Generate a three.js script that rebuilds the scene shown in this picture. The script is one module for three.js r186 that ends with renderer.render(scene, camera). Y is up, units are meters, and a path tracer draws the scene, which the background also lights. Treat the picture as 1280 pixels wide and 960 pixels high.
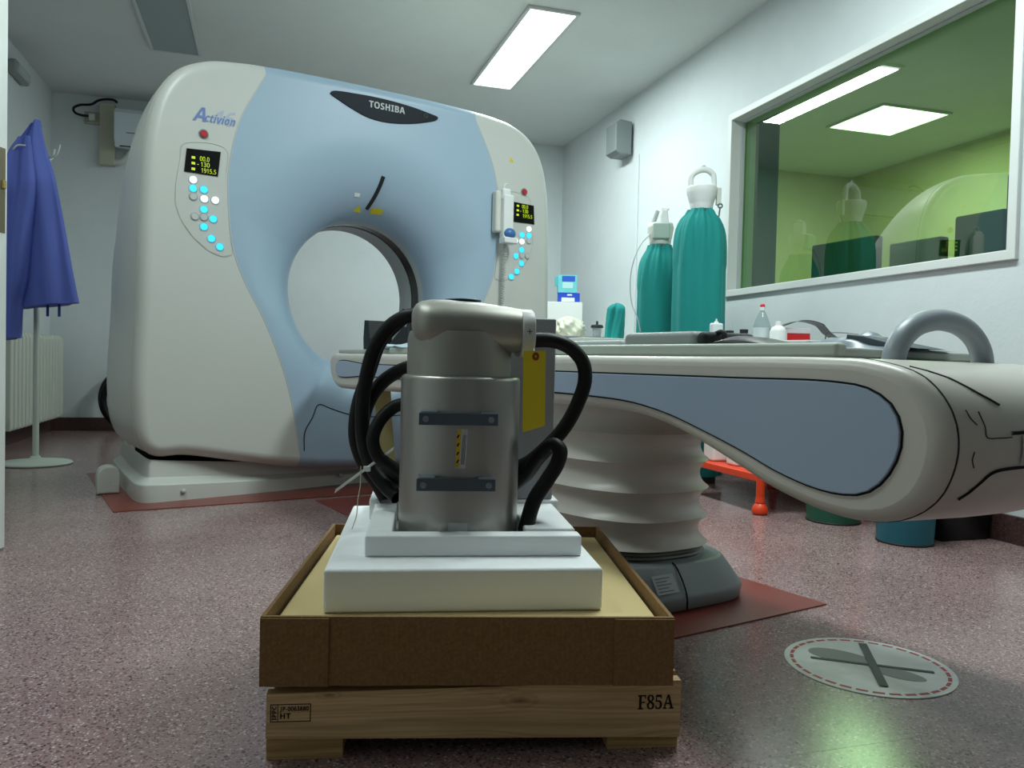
import * as THREE from 'three';
import { RoundedBoxGeometry } from 'three/addons/geometries/RoundedBoxGeometry.js';
import { mergeGeometries } from 'three/addons/utils/BufferGeometryUtils.js';
import { FontLoader } from 'three/addons/loaders/FontLoader.js';
import { TextGeometry } from 'three/addons/geometries/TextGeometry.js';
import { RectAreaLightUniformsLib } from 'three/addons/lights/RectAreaLightUniformsLib.js';

// ---------------------------------------------------------------- camera, lights, exposure
const RAD = Math.PI / 180;
const scene = new THREE.Scene();
scene.background = new THREE.Color(0, 0, 0);
const camera = new THREE.PerspectiveCamera(2 * Math.atan(480 / 1000) / RAD, 1280 / 960, 0.05, 60);
camera.position.set(0, 0.6, 0);
camera.rotation.order = 'YXZ';
camera.rotation.set(-1.5 * RAD, -17 * RAD, 1.35 * RAD);
scene.add(camera);
const renderer = new THREE.WebGLRenderer({ antialias: true });
renderer.toneMapping = THREE.LinearToneMapping;
renderer.toneMappingExposure = 1.04;
renderer.shadowMap.enabled = true;
RectAreaLightUniformsLib.init();
const CEIL = 2.58, XL = -1.6, XR = 2.55, ZB = -6.9, ZF = 3.4;
function panelLight(x, y, z, w, d, intensity, color) {       // the light of a ceiling panel, facing down
  const l = new THREE.RectAreaLight(color, intensity, w, d);
  l.position.set(x, y, z); l.rotation.x = -Math.PI / 2; l.castShadow = true;
  scene.add(l); return l;
}
const COOL = new THREE.Color(0.86, 1.0, 0.98);
panelLight(1.5, CEIL - 0.022, -4.92, 0.26, 1.26, 42, COOL);       // the lit strip of the scan room that the picture shows
panelLight(1.5, CEIL - 0.022, -2.15, 0.26, 1.26, 42, COOL);       // the next strip of the same row, above the frame
panelLight(-0.6, CEIL - 0.022, -2.15, 0.26, 1.26, 20, COOL);      // its weaker neighbour in the left row
panelLight(4.62, CEIL - 0.022, -5.21, 0.56, 0.56, 34, new THREE.Color(0.95, 1.0, 0.9));       // the square panel of the control room

// ---------------------------------------------------------------- helpers
let seed = 20240;
function rnd() { seed = (seed * 1664525 + 1013904223) >>> 0; return seed / 4294967296; }
const V = (x, y, z) => new THREE.Vector3(x, y, z);
const V2 = (x, y) => new THREE.Vector2(x, y);
const taken = new Map();
function numbered(name) { const n = taken.get(name) || 0; taken.set(name, n + 1); return n ? name + '_' + String(n).padStart(3, '0') : name; }
function tag(o, label, category, group) { o.userData.label = label; o.userData.category = category; if (group) o.userData.group = group; return o; }
function thing(name, label, category, pos = [0, 0, 0], turn = 0, group) {
  const o = new THREE.Group(); o.name = numbered(name); scene.add(o);
  o.position.set(...pos); o.rotation.y = turn; return tag(o, label, category, group);
}
function mesh(name, geo, mat, parent) {
  if (Array.isArray(geo)) geo = merge(geo);
  const m = new THREE.Mesh(geo, mat); m.castShadow = m.receiveShadow = true; m.name = name; parent.add(m); return m;
}
function part(parent, name, geo, mat, label) { const m = mesh(name, geo, mat, parent); if (label) m.userData.label = label; return m; }
function single(name, label, category, geo, mat, pos = [0, 0, 0], turn = 0, group) {
  const m = mesh(numbered(name), geo, mat, scene); m.position.set(...pos); m.rotation.y = turn; return tag(m, label, category, group);
}
function struct(name, geo, mat, parent = scene) { const m = mesh(name, geo, mat, parent); if (parent === scene) m.userData.kind = 'structure'; return m; }
function merge(list) {
  return mergeGeometries(list.map((g) => { const h = g.index ? g.toNonIndexed() : g; for (const k of Object.keys(h.attributes)) if (!['position', 'normal', 'uv'].includes(k)) h.deleteAttribute(k);
    if (!h.attributes.uv) h.setAttribute('uv', new THREE.BufferAttribute(new Float32Array(h.attributes.position.count * 2), 2)); h.clearGroups(); return h; }));
}
function bx(x0, x1, y0, y1, z0, z1) {                      // a box by its limits, uv in metres
  const g = new THREE.BoxGeometry(x1 - x0, y1 - y0, z1 - z0); g.translate((x0 + x1) / 2, (y0 + y1) / 2, (z0 + z1) / 2); return uvm(g);
}
function uvm(g) {                                          // box-projected uv in metres
  const p = g.attributes.position, n = g.attributes.normal, u = new Float32Array(p.count * 2);
  for (let i = 0; i < p.count; i++) {
    const ax = Math.abs(n.getX(i)), ay = Math.abs(n.getY(i)), az = Math.abs(n.getZ(i));
    if (ay >= ax && ay >= az) { u[2 * i] = p.getX(i); u[2 * i + 1] = p.getZ(i); } else if (ax >= az) { u[2 * i] = p.getZ(i); u[2 * i + 1] = p.getY(i); } else { u[2 * i] = p.getX(i); u[2 * i + 1] = p.getY(i); }
  }
  g.setAttribute('uv', new THREE.BufferAttribute(u, 2)); return g;
}
function rb(x0, x1, y0, y1, z0, z1, r = 0.01, s = 3) {     // a rounded box by its limits
  const g = new RoundedBoxGeometry(x1 - x0, y1 - y0, z1 - z0, s, r); g.translate((x0 + x1) / 2, (y0 + y1) / 2, (z0 + z1) / 2); return uvm(g);
}
function cyl(x, y0, y1, z, r0, r1 = r0, s = 24) { const g = new THREE.CylinderGeometry(r1, r0, y1 - y0, s); g.translate(x, (y0 + y1) / 2, z); return g; }
function rod(a, b, r, s = 10) {
  const A = V(...a), B = V(...b), d = B.clone().sub(A), g = new THREE.CylinderGeometry(r, r, d.length(), s);
  g.applyQuaternion(new THREE.Quaternion().setFromUnitVectors(V(0, 1, 0), d.normalize())); const m = A.add(B).multiplyScalar(0.5); g.translate(m.x, m.y, m.z); return g;
}
function tube(pts, r, seg = 60, rs = 10, closed = false) { return new THREE.TubeGeometry(new THREE.CatmullRomCurve3(pts.map((p) => V(...p)), closed, 'centripetal'), seg, r, rs, closed); }
function lathe(pts, s = 40) { return new THREE.LatheGeometry(pts.map((p) => V2(p[0], p[1])), s); }
function shape(pts) { return new THREE.Shape(pts.map((p) => V2(p[0], p[1]))); }
function extr(pts, depth, bevel = 0, cs = 1) { return new THREE.ExtrudeGeometry(shape(pts), { depth, bevelEnabled: bevel > 0, bevelThickness: bevel, bevelSize: bevel, bevelOffset: -bevel, bevelSegments: 3, curveSegments: cs }); }
function spline(pts, n, closed = false) { return new THREE.CatmullRomCurve3(pts.map((p) => V(p[0], p[1], 0)), closed, 'centripetal').getSpacedPoints(n).map((p) => [p.x, p.y]); }
function loft(rings, { closed = true, cap0 = false, cap1 = false } = {}) {
  const n = rings[0].length, pos = [], uv = [], idx = [];
  rings.forEach((r, j) => r.forEach((p, i) => { pos.push(p[0], p[1], p[2]); uv.push(i / n, j / rings.length); }));
  const m = closed ? n : n - 1;
  for (let j = 0; j + 1 < rings.length; j++) for (let i = 0; i < m; i++) { const a = j * n + i, b = j * n + (i + 1) % n, c = a + n, d = b + n; idx.push(a, b, d, a, d, c); }
  const g = new THREE.BufferGeometry(); g.setAttribute('position', new THREE.Float32BufferAttribute(pos, 3)); g.setAttribute('uv', new THREE.Float32BufferAttribute(uv, 2)); g.setIndex(idx); g.computeVertexNormals();
  const out = [g];
  for (const [on, r, flip] of [[cap0, rings[0], true], [cap1, rings[rings.length - 1], false]]) if (on) {
    const c = [0, 1, 2].map((k) => r.reduce((s, p) => s + p[k], 0) / n), ps = [...c], id = [];
    r.forEach((p) => ps.push(...p)); for (let i = 0; i < n; i++) { const a = 1 + i, b = 1 + (i + 1) % n; flip ? id.push(0, b, a) : id.push(0, a, b); }
    const h = new THREE.BufferGeometry(); h.setAttribute('position', new THREE.Float32BufferAttribute(ps, 3)); h.setIndex(id); h.computeVertexNormals(); out.push(h);
  }
  return out.length > 1 ? merge(out) : g;
}
const fontBold = await new FontLoader().loadAsync('fonts/droid/droid_sans_bold.typeface.json');
const fontSans = await new FontLoader().loadAsync('fonts/droid/droid_sans_regular.typeface.json');
const fontSerif = await new FontLoader().loadAsync('fonts/droid/droid_serif_bold.typeface.json');
function text(str, size, depth, font = fontBold, width = 0) {  // lettering with its lower left corner at the origin
  const g = new TextGeometry(str, { font, size, depth, curveSegments: 4 }); g.computeBoundingBox(); const b = g.boundingBox;
  g.translate(-b.min.x, 0, 0); if (width) g.scale(width / (b.max.x - b.min.x), 1, 1); return g;
}

// ---------------------------------------------------------------- textures and materials
function dataTex(n, m, fn, srgb = true, rx = 1, ry = 1) {
  const d = new Uint8Array(n * m * 4);
  for (let y = 0; y < m; y++) for (let x = 0; x < n; x++) { const c = fn(x, y), i = (y * n + x) * 4; d[i] = c[0]; d[i + 1] = c[1]; d[i + 2] = c[2]; d[i + 3] = 255; }
  return finish(d, n, m, srgb, rx, ry);
}
function finish(d, n, m, srgb, rx, ry) {
  const t = new THREE.DataTexture(d, n, m); t.wrapS = t.wrapT = THREE.RepeatWrapping; t.magFilter = THREE.LinearFilter; t.minFilter = THREE.LinearMipmapLinearFilter; t.generateMipmaps = true;
  if (srgb) t.colorSpace = THREE.SRGBColorSpace; t.repeat.set(rx, ry); t.needsUpdate = true; return t;
}
function noiseGrid(n, cells) {                             // tileable value noise
  const g = new Float32Array(cells * cells).map(() => rnd());
  return (x, y) => { const fx = x / n * cells, fy = y / n * cells, x0 = Math.floor(fx), y0 = Math.floor(fy), tx = fx - x0, ty = fy - y0, s = (t) => t * t * (3 - 2 * t), a = (i, j) => g[((j + cells) % cells) * cells + (i + cells) % cells];
    return (a(x0, y0) * (1 - s(tx)) + a(x0 + 1, y0) * s(tx)) * (1 - s(ty)) + (a(x0, y0 + 1) * (1 - s(tx)) + a(x0 + 1, y0 + 1) * s(tx)) * s(ty); };
}
const clamp = (v) => Math.max(0, Math.min(255, v));
function terrazzoTex() {
  const n = 1024, d = new Uint8Array(n * n * 4), big = noiseGrid(n, 7);
  const put = (x, y, c) => { const i = (((y + n) % n) * n + (x + n) % n) * 4; d[i] = c[0]; d[i + 1] = c[1]; d[i + 2] = c[2]; d[i + 3] = 255; };
  for (let y = 0; y < n; y++) for (let x = 0; x < n; x++) { const k = (big(x, y) - 0.5) * 14 + (rnd() - 0.5) * 12; put(x, y, [clamp(146 + k), clamp(121 + k), clamp(119 + k)]); }
  const tones = [[100, 70, 70], [180, 156, 152], [72, 54, 56], [198, 182, 178], [142, 108, 106], [164, 136, 132], [118, 82, 80], [70, 62, 65], [188, 168, 164], [102, 68, 66]];
  for (let k = 0; k < 90000; k++) {
    const cx = Math.floor(rnd() * n), cy = Math.floor(rnd() * n), a = 0.8 + rnd() * rnd() * 2.0, b = a * (0.5 + rnd() * 0.5), t = rnd() * 3.14, c = Math.cos(t), s = Math.sin(t), q = tones[Math.floor(rnd() * tones.length)], k2 = (rnd() - 0.5) * 18, col = q.map((v) => clamp(v + k2)), R = Math.ceil(a);
    for (let y = -R; y <= R; y++) for (let x = -R; x <= R; x++) { const u = (x * c + y * s) / a, v = (-x * s + y * c) / b; if (u * u + v * v <= 1) put(cx + x, cy + y, col); }
  }
  return finish(d, n, n, true, 1 / 1.2, 1 / 1.2);
}
const terrazzo = terrazzoTex();
const fineA = noiseGrid(512, 128), fineB = noiseGrid(512, 40), fineC = noiseGrid(512, 9);
const plasterBump = dataTex(512, 512, (x, y) => { const v = clamp(128 + (fineA(x, y) - 0.5) * 90 + (fineB(x, y) - 0.5) * 90); return [v, v, v]; }, false, 1 / 0.9, 1 / 0.9);
const paintMap = (r, g, b, amp) => dataTex(256, 256, (x, y) => { const k = (fineC(2 * x, 2 * y) - 0.5) * amp + (fineB(2 * x, 2 * y) - 0.5) * amp * 0.5; return [clamp(r + k), clamp(g + k), clamp(b + k)]; }, true, 1 / 2.3, 1 / 2.3);
const weave = dataTex(128, 128, (x, y) => { const v = 128 + 60 * Math.sin(x * Math.PI / 4) * Math.cos(y * Math.PI / 4) + (rnd() - 0.5) * 40; return [v, v, v]; }, false, 20, 20);
const fluteTex = dataTex(256, 256, (x, y) => { const k = Math.sin(x * Math.PI * 2 / 16) * 1.2 + (rnd() - 0.5) * 10 + (fineB(2 * x, 2 * y) - 0.5) * 16; return [clamp(130 + k), clamp(99 + k), clamp(60 + k * 0.8)]; }, true, 8, 8);
function woodTex(s0, knots) {
  seed = s0; const n1 = noiseGrid(1024, 6), n2 = noiseGrid(1024, 30);
  return dataTex(1024, 256, (x, y) => {
    let yy = y + (n1(x, y * 4) - 0.5) * 34, dk = 0;
    for (const [kx, ky, kr] of knots) { const dx = (x - kx) / 1.5, dy = y - ky, r = Math.sqrt(dx * dx + dy * dy); yy += Math.sign(dy) * 20 * Math.exp(-r / (kr * 1.6)); if (r < kr) dk += (1 - r / kr) * 58; else if (r < kr * 1.5) dk += 12; }
    const g = Math.sin(yy * 0.24 + Math.sin(yy * 0.07) * 3) * 9 + Math.sin(yy * 0.9) * 4 + (n2(x / 5, y * 4) - 0.5) * 26 - dk;
    return [clamp(204 + g), clamp(172 + g), clamp(124 + g * 0.9)];
  }, true, 1 / 0.64, 1 / 0.1);
}
const S = (color, roughness = 0.6, metalness = 0, extra = {}) => new THREE.MeshPhysicalMaterial({ color, roughness, metalness, ...extra });
const M = {
  wall: S('#ffffff', 0.75, 0, { map: paintMap(212, 219, 220, 5), bumpMap: plasterBump, bumpScale: 0.0006 }),
  ceiling: S('#ffffff', 0.9, 0, { map: paintMap(214, 219, 217, 4), bumpMap: plasterBump, bumpScale: 0.0005 }),
  floor: S('#ffffff', 0.2, 0, { map: terrazzo, specularIntensity: 0.7 }),
  joint: S('#6a5856', 0.8),
  skirting: S('#8a7c7a', 0.4, 0, { map: terrazzo }),
  cream: S('#c9ccc6', 0.36), creamDark: S('#b9bab0', 0.5), blue: S('#9fb6c9', 0.38), panelBlue: S('#a3b4ca', 0.34), couch: S('#cdc9c0', 0.36),
  white: S('#e6e8e6', 0.45), offwhite: S('#d4d6cc', 0.5), black: S('#101214', 0.45), rubber: S('#060607', 0.5, 0, { specularIntensity: 0.6 }), dark: S('#17191b', 0.6), gap: S('#070707', 0.9),
  grey: S('#8b8f92', 0.5), boxGrey: S('#9c9da3', 0.55), darkGrey: S('#5d666b', 0.5), lightGrey: S('#b8bdbd', 0.5),
  steel: S('#a9a6a1', 0.36, 0.85), castMetal: S('#a3a199', 0.5, 0.7), zinc: S('#8d9aa3', 0.3, 0.9), chrome: S('#d0d4d6', 0.15, 1),
  foam: S('#f2f5f5', 0.8, 0, { bumpMap: plasterBump, bumpScale: 0.0004, sheen: 0.2 }),
  card: S('#ffffff', 0.85, 0, { map: fluteTex }), cardPale: S('#d6c08a', 0.85, 0, { bumpMap: plasterBump, bumpScale: 0.0002 }), cardDark: S('#5a3f28', 0.9),
  teal: S('#0f8783', 0.85, 0, { bumpMap: weave, bumpScale: 0.0003, sheen: 0.3, sheenColor: new THREE.Color('#6fd0c8') }),
  gown: S('#5f6fc2', 0.85, 0, { bumpMap: weave, bumpScale: 0.0003, sheen: 0.2, sheenColor: new THREE.Color('#8090e0') }),
  yellow: S('#d8c41c', 0.6), red: S('#b51f2a', 0.5), orange: S('#e8431a', 0.4),
  ink: S('#14130f', 0.9), plate: S('#8a4238', 0.32, 0, { map: paintMap(232, 226, 226, 22) }),
};
const MAT = (base, o) => { const m = base.clone(); Object.assign(m, o); return m; };

// ---------------------------------------------------------------- the room
const floorBase = struct('floor', bx(XL - 0.15, XR + 0.15, -0.12, -0.006, ZB - 0.15, ZF + 0.15), M.joint);
{ const T = 0.6, gapW = 0.0006, x0 = -1.72, z0 = -7.045;
  for (let i = 0; i < 8; i++) for (let j = 0; j < 18; j++) {
    const a = Math.max(XL - 0.1, x0 + i * T), b = Math.min(XR + 0.1, x0 + (i + 1) * T - gapW), c = Math.max(ZB - 0.1, z0 + j * T), d = Math.min(ZF + 0.1, z0 + (j + 1) * T - gapW);
    if (b - a > 0.02 && d - c > 0.02) mesh('tile', bx(a, b, -0.008, 0, c, d), M.floor, floorBase);
  } }
struct('ceiling', bx(XL - 0.15, XR + 0.15, CEIL, CEIL + 0.12, ZB - 0.15, ZF + 0.15), M.ceiling);
struct('wall_back', bx(XL - 0.15, XR + 0.15, 0, CEIL, ZB - 0.15, ZB), M.wall);
struct('wall_front', bx(XL - 0.15, XR + 0.15, 0, CEIL, ZF, ZF + 0.15), M.wall);
const W = { y0: 1.045, y1: 2.03, z0: -4.085, z1: -2.245 };           // the opening of the observation window
struct('wall_right', [bx(XR, XR + 0.15, 0, W.y0, ZB, ZF), bx(XR, XR + 0.15, W.y1, CEIL, ZB, ZF), bx(XR, XR + 0.15, W.y0, W.y1, ZB, W.z0), bx(XR, XR + 0.15, W.y0, W.y1, W.z1, ZF)], M.wall);
const D = { z0: -3.05, z1: -2.11, y1: 2.05 };                          // the doorway in the left wall
struct('wall_left', [bx(XL - 0.15, XL, 0, CEIL, ZB, D.z0), bx(XL - 0.15, XL, 0, CEIL, D.z1, ZF), bx(XL - 0.15, XL, D.y1, CEIL, D.z0, D.z1)], M.wall);
struct('wall_corridor', [bx(XL - 1.45, XL - 1.35, 0, CEIL, -3.9, -1.4), bx(XL - 1.35, XL - 0.15, 0, CEIL, -3.9, -3.8), bx(XL - 1.35, XL - 0.15, 0, CEIL, -1.5, -1.4), bx(XL - 1.35, XL - 0.15, CEIL, CEIL + 0.1, -3.9, -1.4), bx(XL - 1.45, XL - 0.1501, -0.12, 0, -3.9, -1.4)], M.wall);
struct('baseboard_back', rb(XL, XR, 0, 0.1, ZB, ZB + 0.015, 0.003, 1), M.skirting);
struct('baseboard_right', rb(XR - 0.015, XR, 0, 0.1, ZB + 0.015, ZF, 0.003, 1), M.skirting);
struct('baseboard_left', rb(XL, XL + 0.015, 0, 0.1, ZB + 0.015, D.z0 - 0.09, 0.003, 1), M.skirting);
struct('trim_1', [rb(XL - 0.16, XL + 0.012, 0, D.y1 + 0.06, D.z0 - 0.07, D.z0 + 0.0, 0.005, 1), rb(XL - 0.16, XL + 0.012, 0, D.y1 + 0.06, D.z1, D.z1 + 0.07, 0.005, 1), rb(XL - 0.16, XL + 0.012, D.y1, D.y1 + 0.06, D.z0, D.z1, 0.005, 1)], M.offwhite);

// observation window: painted frame, bead and a green lead-glass pane set back in the wall
{ const w = new THREE.Group(); w.name = 'window_1'; w.userData.kind = 'structure'; scene.add(w);
  const f = (n, y0, y1, z0, z1, x0, x1, m) => part(w, n, rb(x0, x1, y0, y1, z0, z1, 0.004, 2), m);
  const a = 0.034, fm = S('#d8dbd8', 0.4);
  f('window_frame', W.y1 - 0.004, W.y1 + a, W.z0 - a, W.z1 + a, XR - 0.018, XR + 0.09, fm); f('window_frame', W.y0 - a, W.y0 + 0.004, W.z0 - a, W.z1 + a, XR - 0.018, XR + 0.09, fm);
  f('window_frame', W.y0, W.y1, W.z0 - a, W.z0 + 0.004, XR - 0.018, XR + 0.09, fm); f('window_frame', W.y0, W.y1, W.z1 - 0.004, W.z1 + a, XR - 0.018, XR + 0.09, fm);
  const b = 0.014;
  f('glazing_bead', W.y1 - b, W.y1 - 0.004, W.z0 + 0.004, W.z1 - 0.004, XR + 0.045, XR + 0.07, M.lightGrey); f('glazing_bead', W.y0 + 0.004, W.y0 + b, W.z0 + 0.004, W.z1 - 0.004, XR + 0.045, XR + 0.07, M.lightGrey);
  f('glazing_bead', W.y0 + b, W.y1 - b, W.z0 + 0.004, W.z0 + b, XR + 0.045, XR + 0.07, M.lightGrey); f('glazing_bead', W.y0 + b, W.y1 - b, W.z1 - b, W.z1 - 0.004, XR + 0.045, XR + 0.07, M.lightGrey);
  const pg = new THREE.PlaneGeometry(W.z1 - W.z0, W.y1 - W.y0); pg.rotateY(-Math.PI / 2); pg.translate(XR + 0.075, (W.y0 + W.y1) / 2, (W.z0 + W.z1) / 2);
  part(w, 'pane', pg, new THREE.MeshPhysicalMaterial({ color: new THREE.Color(0.37, 0.64, 0.33), transmission: 1, thickness: 0, roughness: 0.0, ior: 2.1, side: THREE.DoubleSide }), 'green lead glass pane');
}
// control room behind the glass
{ const x0 = XR + 0.15, x1 = 5.7, z0 = ZB, z1 = -0.9, m = S('#ffffff', 0.8, 0, { map: paintMap(206, 202, 164, 8), bumpMap: plasterBump, bumpScale: 0.0005 });
  struct('wall_control_room', [bx(x1, x1 + 0.1, 0, CEIL, z0, z1), bx(x0, x1, 0, CEIL, z0 - 0.1, z0), bx(x0, x1, 0, CEIL, z1, z1 + 0.1)], m);
  struct('ceiling_control_room', bx(x0 - 0.0001, x1 + 0.1, CEIL, CEIL + 0.1, z0 - 0.1, z1 + 0.1), M.ceiling);
  struct('floor_control_room', bx(x0 - 0.0001, x1 + 0.1, -0.12, 0, z0 - 0.1, z1 + 0.1), S('#c9c6bc', 0.5)); }
// open door leaf, its lock edge just inside the picture on the left
{ const d = new THREE.Group(); d.name = 'door_1'; d.userData.kind = 'structure'; scene.add(d); d.position.set(XL + 0.015, 0, -3.03); d.rotation.y = -21.8 * RAD;
  part(d, 'door_leaf', rb(0.002, 0.882, 0.008, 2.04, -0.04, 0, 0.002, 1), S('#ffffff', 0.45, 0, { map: paintMap(222, 226, 222, 12) }));
  const lk = part(d, 'lock_plate', rb(0.8815, 0.8835, 0.95, 1.2, -0.031, -0.009, 0.0005, 1), S('#7d735c', 0.5, 0.7)); part(lk, 'latch', rb(0.882, 0.891, 1.08, 1.105, -0.026, -0.014, 0.002, 1), S('#b39a5c', 0.4, 0.8));
  part(d, 'handle', [rod([0.82, 1.06, 0], [0.82, 1.06, 0.05], 0.009), rod([0.82, 1.06, 0.05], [0.71, 1.06, 0.05], 0.009)], M.chrome); }

// ---------------------------------------------------------------- ceiling panels
function ceilingPanel(name, label, x, z, w, d, lit, glow) {
  const t = thing(name, label, 'light', [x, CEIL, z], 0);
  const f = 0.02, fr = S('#c8cccb', 0.5);
  part(t, 'frame', [rb(-w / 2 - f, w / 2 + f, -0.018, 0, -d / 2 - f, -d / 2, 0.003, 1), rb(-w / 2 - f, w / 2 + f, -0.018, 0, d / 2, d / 2 + f, 0.003, 1), rb(-w / 2 - f, -w / 2, -0.018, 0, -d / 2, d / 2, 0.003, 1), rb(w / 2, w / 2 + f, -0.018, 0, -d / 2, d / 2, 0.003, 1)], fr);
  part(t, 'diffuser', bx(-w / 2, w / 2, -0.012, 0, -d / 2, d / 2), lit ? S('#ffffff', 0.6, 0, { emissive: glow, emissiveIntensity: 1 }) : S('#8f9c9b', 0.35), lit ? 'glowing white diffuser' : 'unlit grey diffuser');
  return t;
}
ceilingPanel('ceiling_light', 'lit long white ceiling light panel above the scanner', 1.5, -4.92, 0.27, 1.29, true, new THREE.Color(3.6, 4.0, 4.0));
ceilingPanel('ceiling_light', 'switched-off grey ceiling light panel at the upper left', -0.6, -5.03, 0.27, 1.29, false);
ceilingPanel('ceiling_light', 'lit long white ceiling light panel above the couch foot end', 1.5, -2.15, 0.27, 1.29, true, new THREE.Color(3.6, 4.0, 4.0));
ceilingPanel('ceiling_light', 'lit long white ceiling light panel near the open door', -0.6, -2.15, 0.27, 1.29, true, new THREE.Color(1.8, 2.0, 2.0));
ceilingPanel('ceiling_light', 'lit square ceiling panel seen through the green glass', 4.62, -5.21, 0.6, 0.6, true, new THREE.Color(7, 8, 7));

// ---------------------------------------------------------------- the scanner gantry (local frame: x along its face, z towards the couch)
const GA = 15.4 * RAD, GC = Math.cos(GA), GS = Math.sin(GA), GO = [0.469, 0, -3.736];
const G = (x, y, z) => [GO[0] + x * GC + z * GS, y, GO[2] - x * GS + z * GC];
{ const t = thing('scanner_gantry', 'large cream and pale blue CT scanner gantry with a round bore', 'scanner', GO, GA);
  const CX = 0, CY = 0.91, R0 = 0.35, FR = 0.05;
  const mir = (a) => [...a, ...a.slice(0, -1).reverse().map(([x, y]) => [-x, y])];
  const half = [[0, 0.1], [-0.32, 0.113], [-0.6, 0.155], [-0.82, 0.19], [-0.93, 0.19], [-0.985, 0.24], [-1.012, 0.42], [-1.0, 0.8], [-0.99, 1.2], [-0.972, 1.5], [-0.93, 1.66], [-0.855, 1.762], [-0.745, 1.819], [-0.62, 1.84], [-0.48, 1.85], [-0.2, 1.857], [0, 1.858]];
  let out = spline(mir(half).slice(0, -1), 360, true).slice(0, 360);     // starts at the bottom centre and goes round over the left side
  const offset = (poly, d) => poly.map((p, i) => { const a = poly[(i + poly.length - 2) % poly.length], b = poly[(i + 2) % poly.length], tx = b[0] - a[0], ty = b[1] - a[1], l = Math.hypot(tx, ty); return [p[0] - ty / l * d, p[1] + tx / l * d]; });
  const nrm = out.map((p, i) => { const a = out[(i + 358) % 360], b = out[(i + 2) % 360], tx = b[0] - a[0], ty = b[1] - a[1], l = Math.hypot(tx, ty); return [-ty / l, tx / l]; });
  const inn = out.map((p, i) => [p[0] - nrm[i][0] * FR, p[1] - nrm[i][1] * FR]);
  const near = (x, up) => { let bi = 0, bd = 9; inn.forEach((p, i) => { if ((p[1] > 0.9) === up) { const d = Math.abs(p[0] - x); if (d < bd) { bd = d; bi = i; } } }); return bi; };
  const iBL = near(-0.335, false), iTL = near(-0.52, true), iTR = near(0.52, true), iBR = near(0.335, false);
  const seamL = spline([inn[iTL], [-0.617, 1.591], [-0.658, 1.4], [-0.662, 1.3], [-0.64, 1.06], [-0.59, 0.92], [-0.505, 0.76], [-0.42, 0.55], [-0.37, 0.36], inn[iBL]], 60);
  const seamR = seamL.map(([x, y]) => [-x, y]); seamR[0] = inn[iTR]; seamR[60] = inn[iBR];
  const loopIdx = (a, b) => { const r = []; for (let i = a; ; i = (i + 1) % 360) { r.push(i); if (i === b) break; } return r; };
  const seamGap = 0.0035;
  // front panels
  const idxL = loopIdx(iBL, iTL), idxT = loopIdx(iTL, iTR), idxR = loopIdx(iTR, iBR), idxB = loopIdx(iBR, iBL);
  const flat = (pts) => { const g = new THREE.ShapeGeometry(shape(pts)); return uvm(g); };
  const fillet = (idx) => {
    const rings = []; const K = 8;
    for (let k = 0; k <= K; k++) { const a = k / K * Math.PI / 2; rings.push(idx.map((i) => [inn[i][0] + nrm[i][0] * FR * Math.sin(a), inn[i][1] + nrm[i][1] * FR * Math.sin(a), -FR * (1 - Math.cos(a))])); }
    const g = loft(rings, { closed: false }), N = g.attributes.normal, n = idx.length;
    for (let k = 0; k <= K; k++) idx.forEach((i, j) => { const a = k / K * Math.PI / 2; N.setXYZ(k * n + j, nrm[i][0] * Math.sin(a), nrm[i][1] * Math.sin(a), Math.cos(a)); });
    return g;
  };
  const left = [...idxL.map((i) => inn[i]), ...seamL.slice(1, -1).map(([x, y]) => [x - seamGap, y])];
  const right = [...idxR.map((i) => inn[i]), ...seamR.slice(1, -1).reverse().map(([x, y]) => [x + seamGap, y])];
  part(t, 'front_cover', [flat(left), fillet(idxL)], M.cream, 'cream front cover left of the bore');
  part(t, 'front_cover', [flat(right), fillet(idxR)], M.cream, 'cream front cover right of the bore');
  // blue centre cover flaring into the bore
  const poly = [...idxT.map((i) => inn[i]), ...seamR.slice(1, -1), ...idxB.map((i) => inn[i]), ...seamL.slice(1, -1).reverse()];
  const NR = 40, rings = [];
  const prof = (s) => -0.215 * (1 - Math.sqrt(Math.max(0, 1 - (1 - s) * (1 - s)))) ;
  for (let k = 0; k <= NR; k++) rings.push(poly.map((p) => {
    const dx = p[0] - CX, dy = p[1] - CY, R = Math.hypot(dx, dy), wd = Math.min(0.36, (R - R0) * 0.96), u = k / NR, q = u < 0.6 ? R0 + wd * Math.pow(u / 0.6, 1.7) : R0 + wd + (R - R0 - wd) * (u - 0.6) / 0.4;
    return [CX + dx / R * q, CY + dy / R * q, prof(Math.min(1, (q - R0) / wd))]; }));
  part(t, 'centre_cover', [loft(rings), fillet(idxT), fillet(idxB)], M.blue, 'pale blue centre cover flaring into the bore');
  // dark backing that shows as the seam
  part(t, 'seam_gasket', tube(seamL.map(([x, y]) => [x, y, -0.0035]), 0.005, 80, 6), M.lightGrey); part(t, 'seam_gasket', tube(seamR.map(([x, y]) => [x, y, -0.0035]), 0.005, 80, 6), M.lightGrey);
  // side shell, bulging and lower towards the rear
  const shell = []; const DZ = 0.98;
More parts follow.
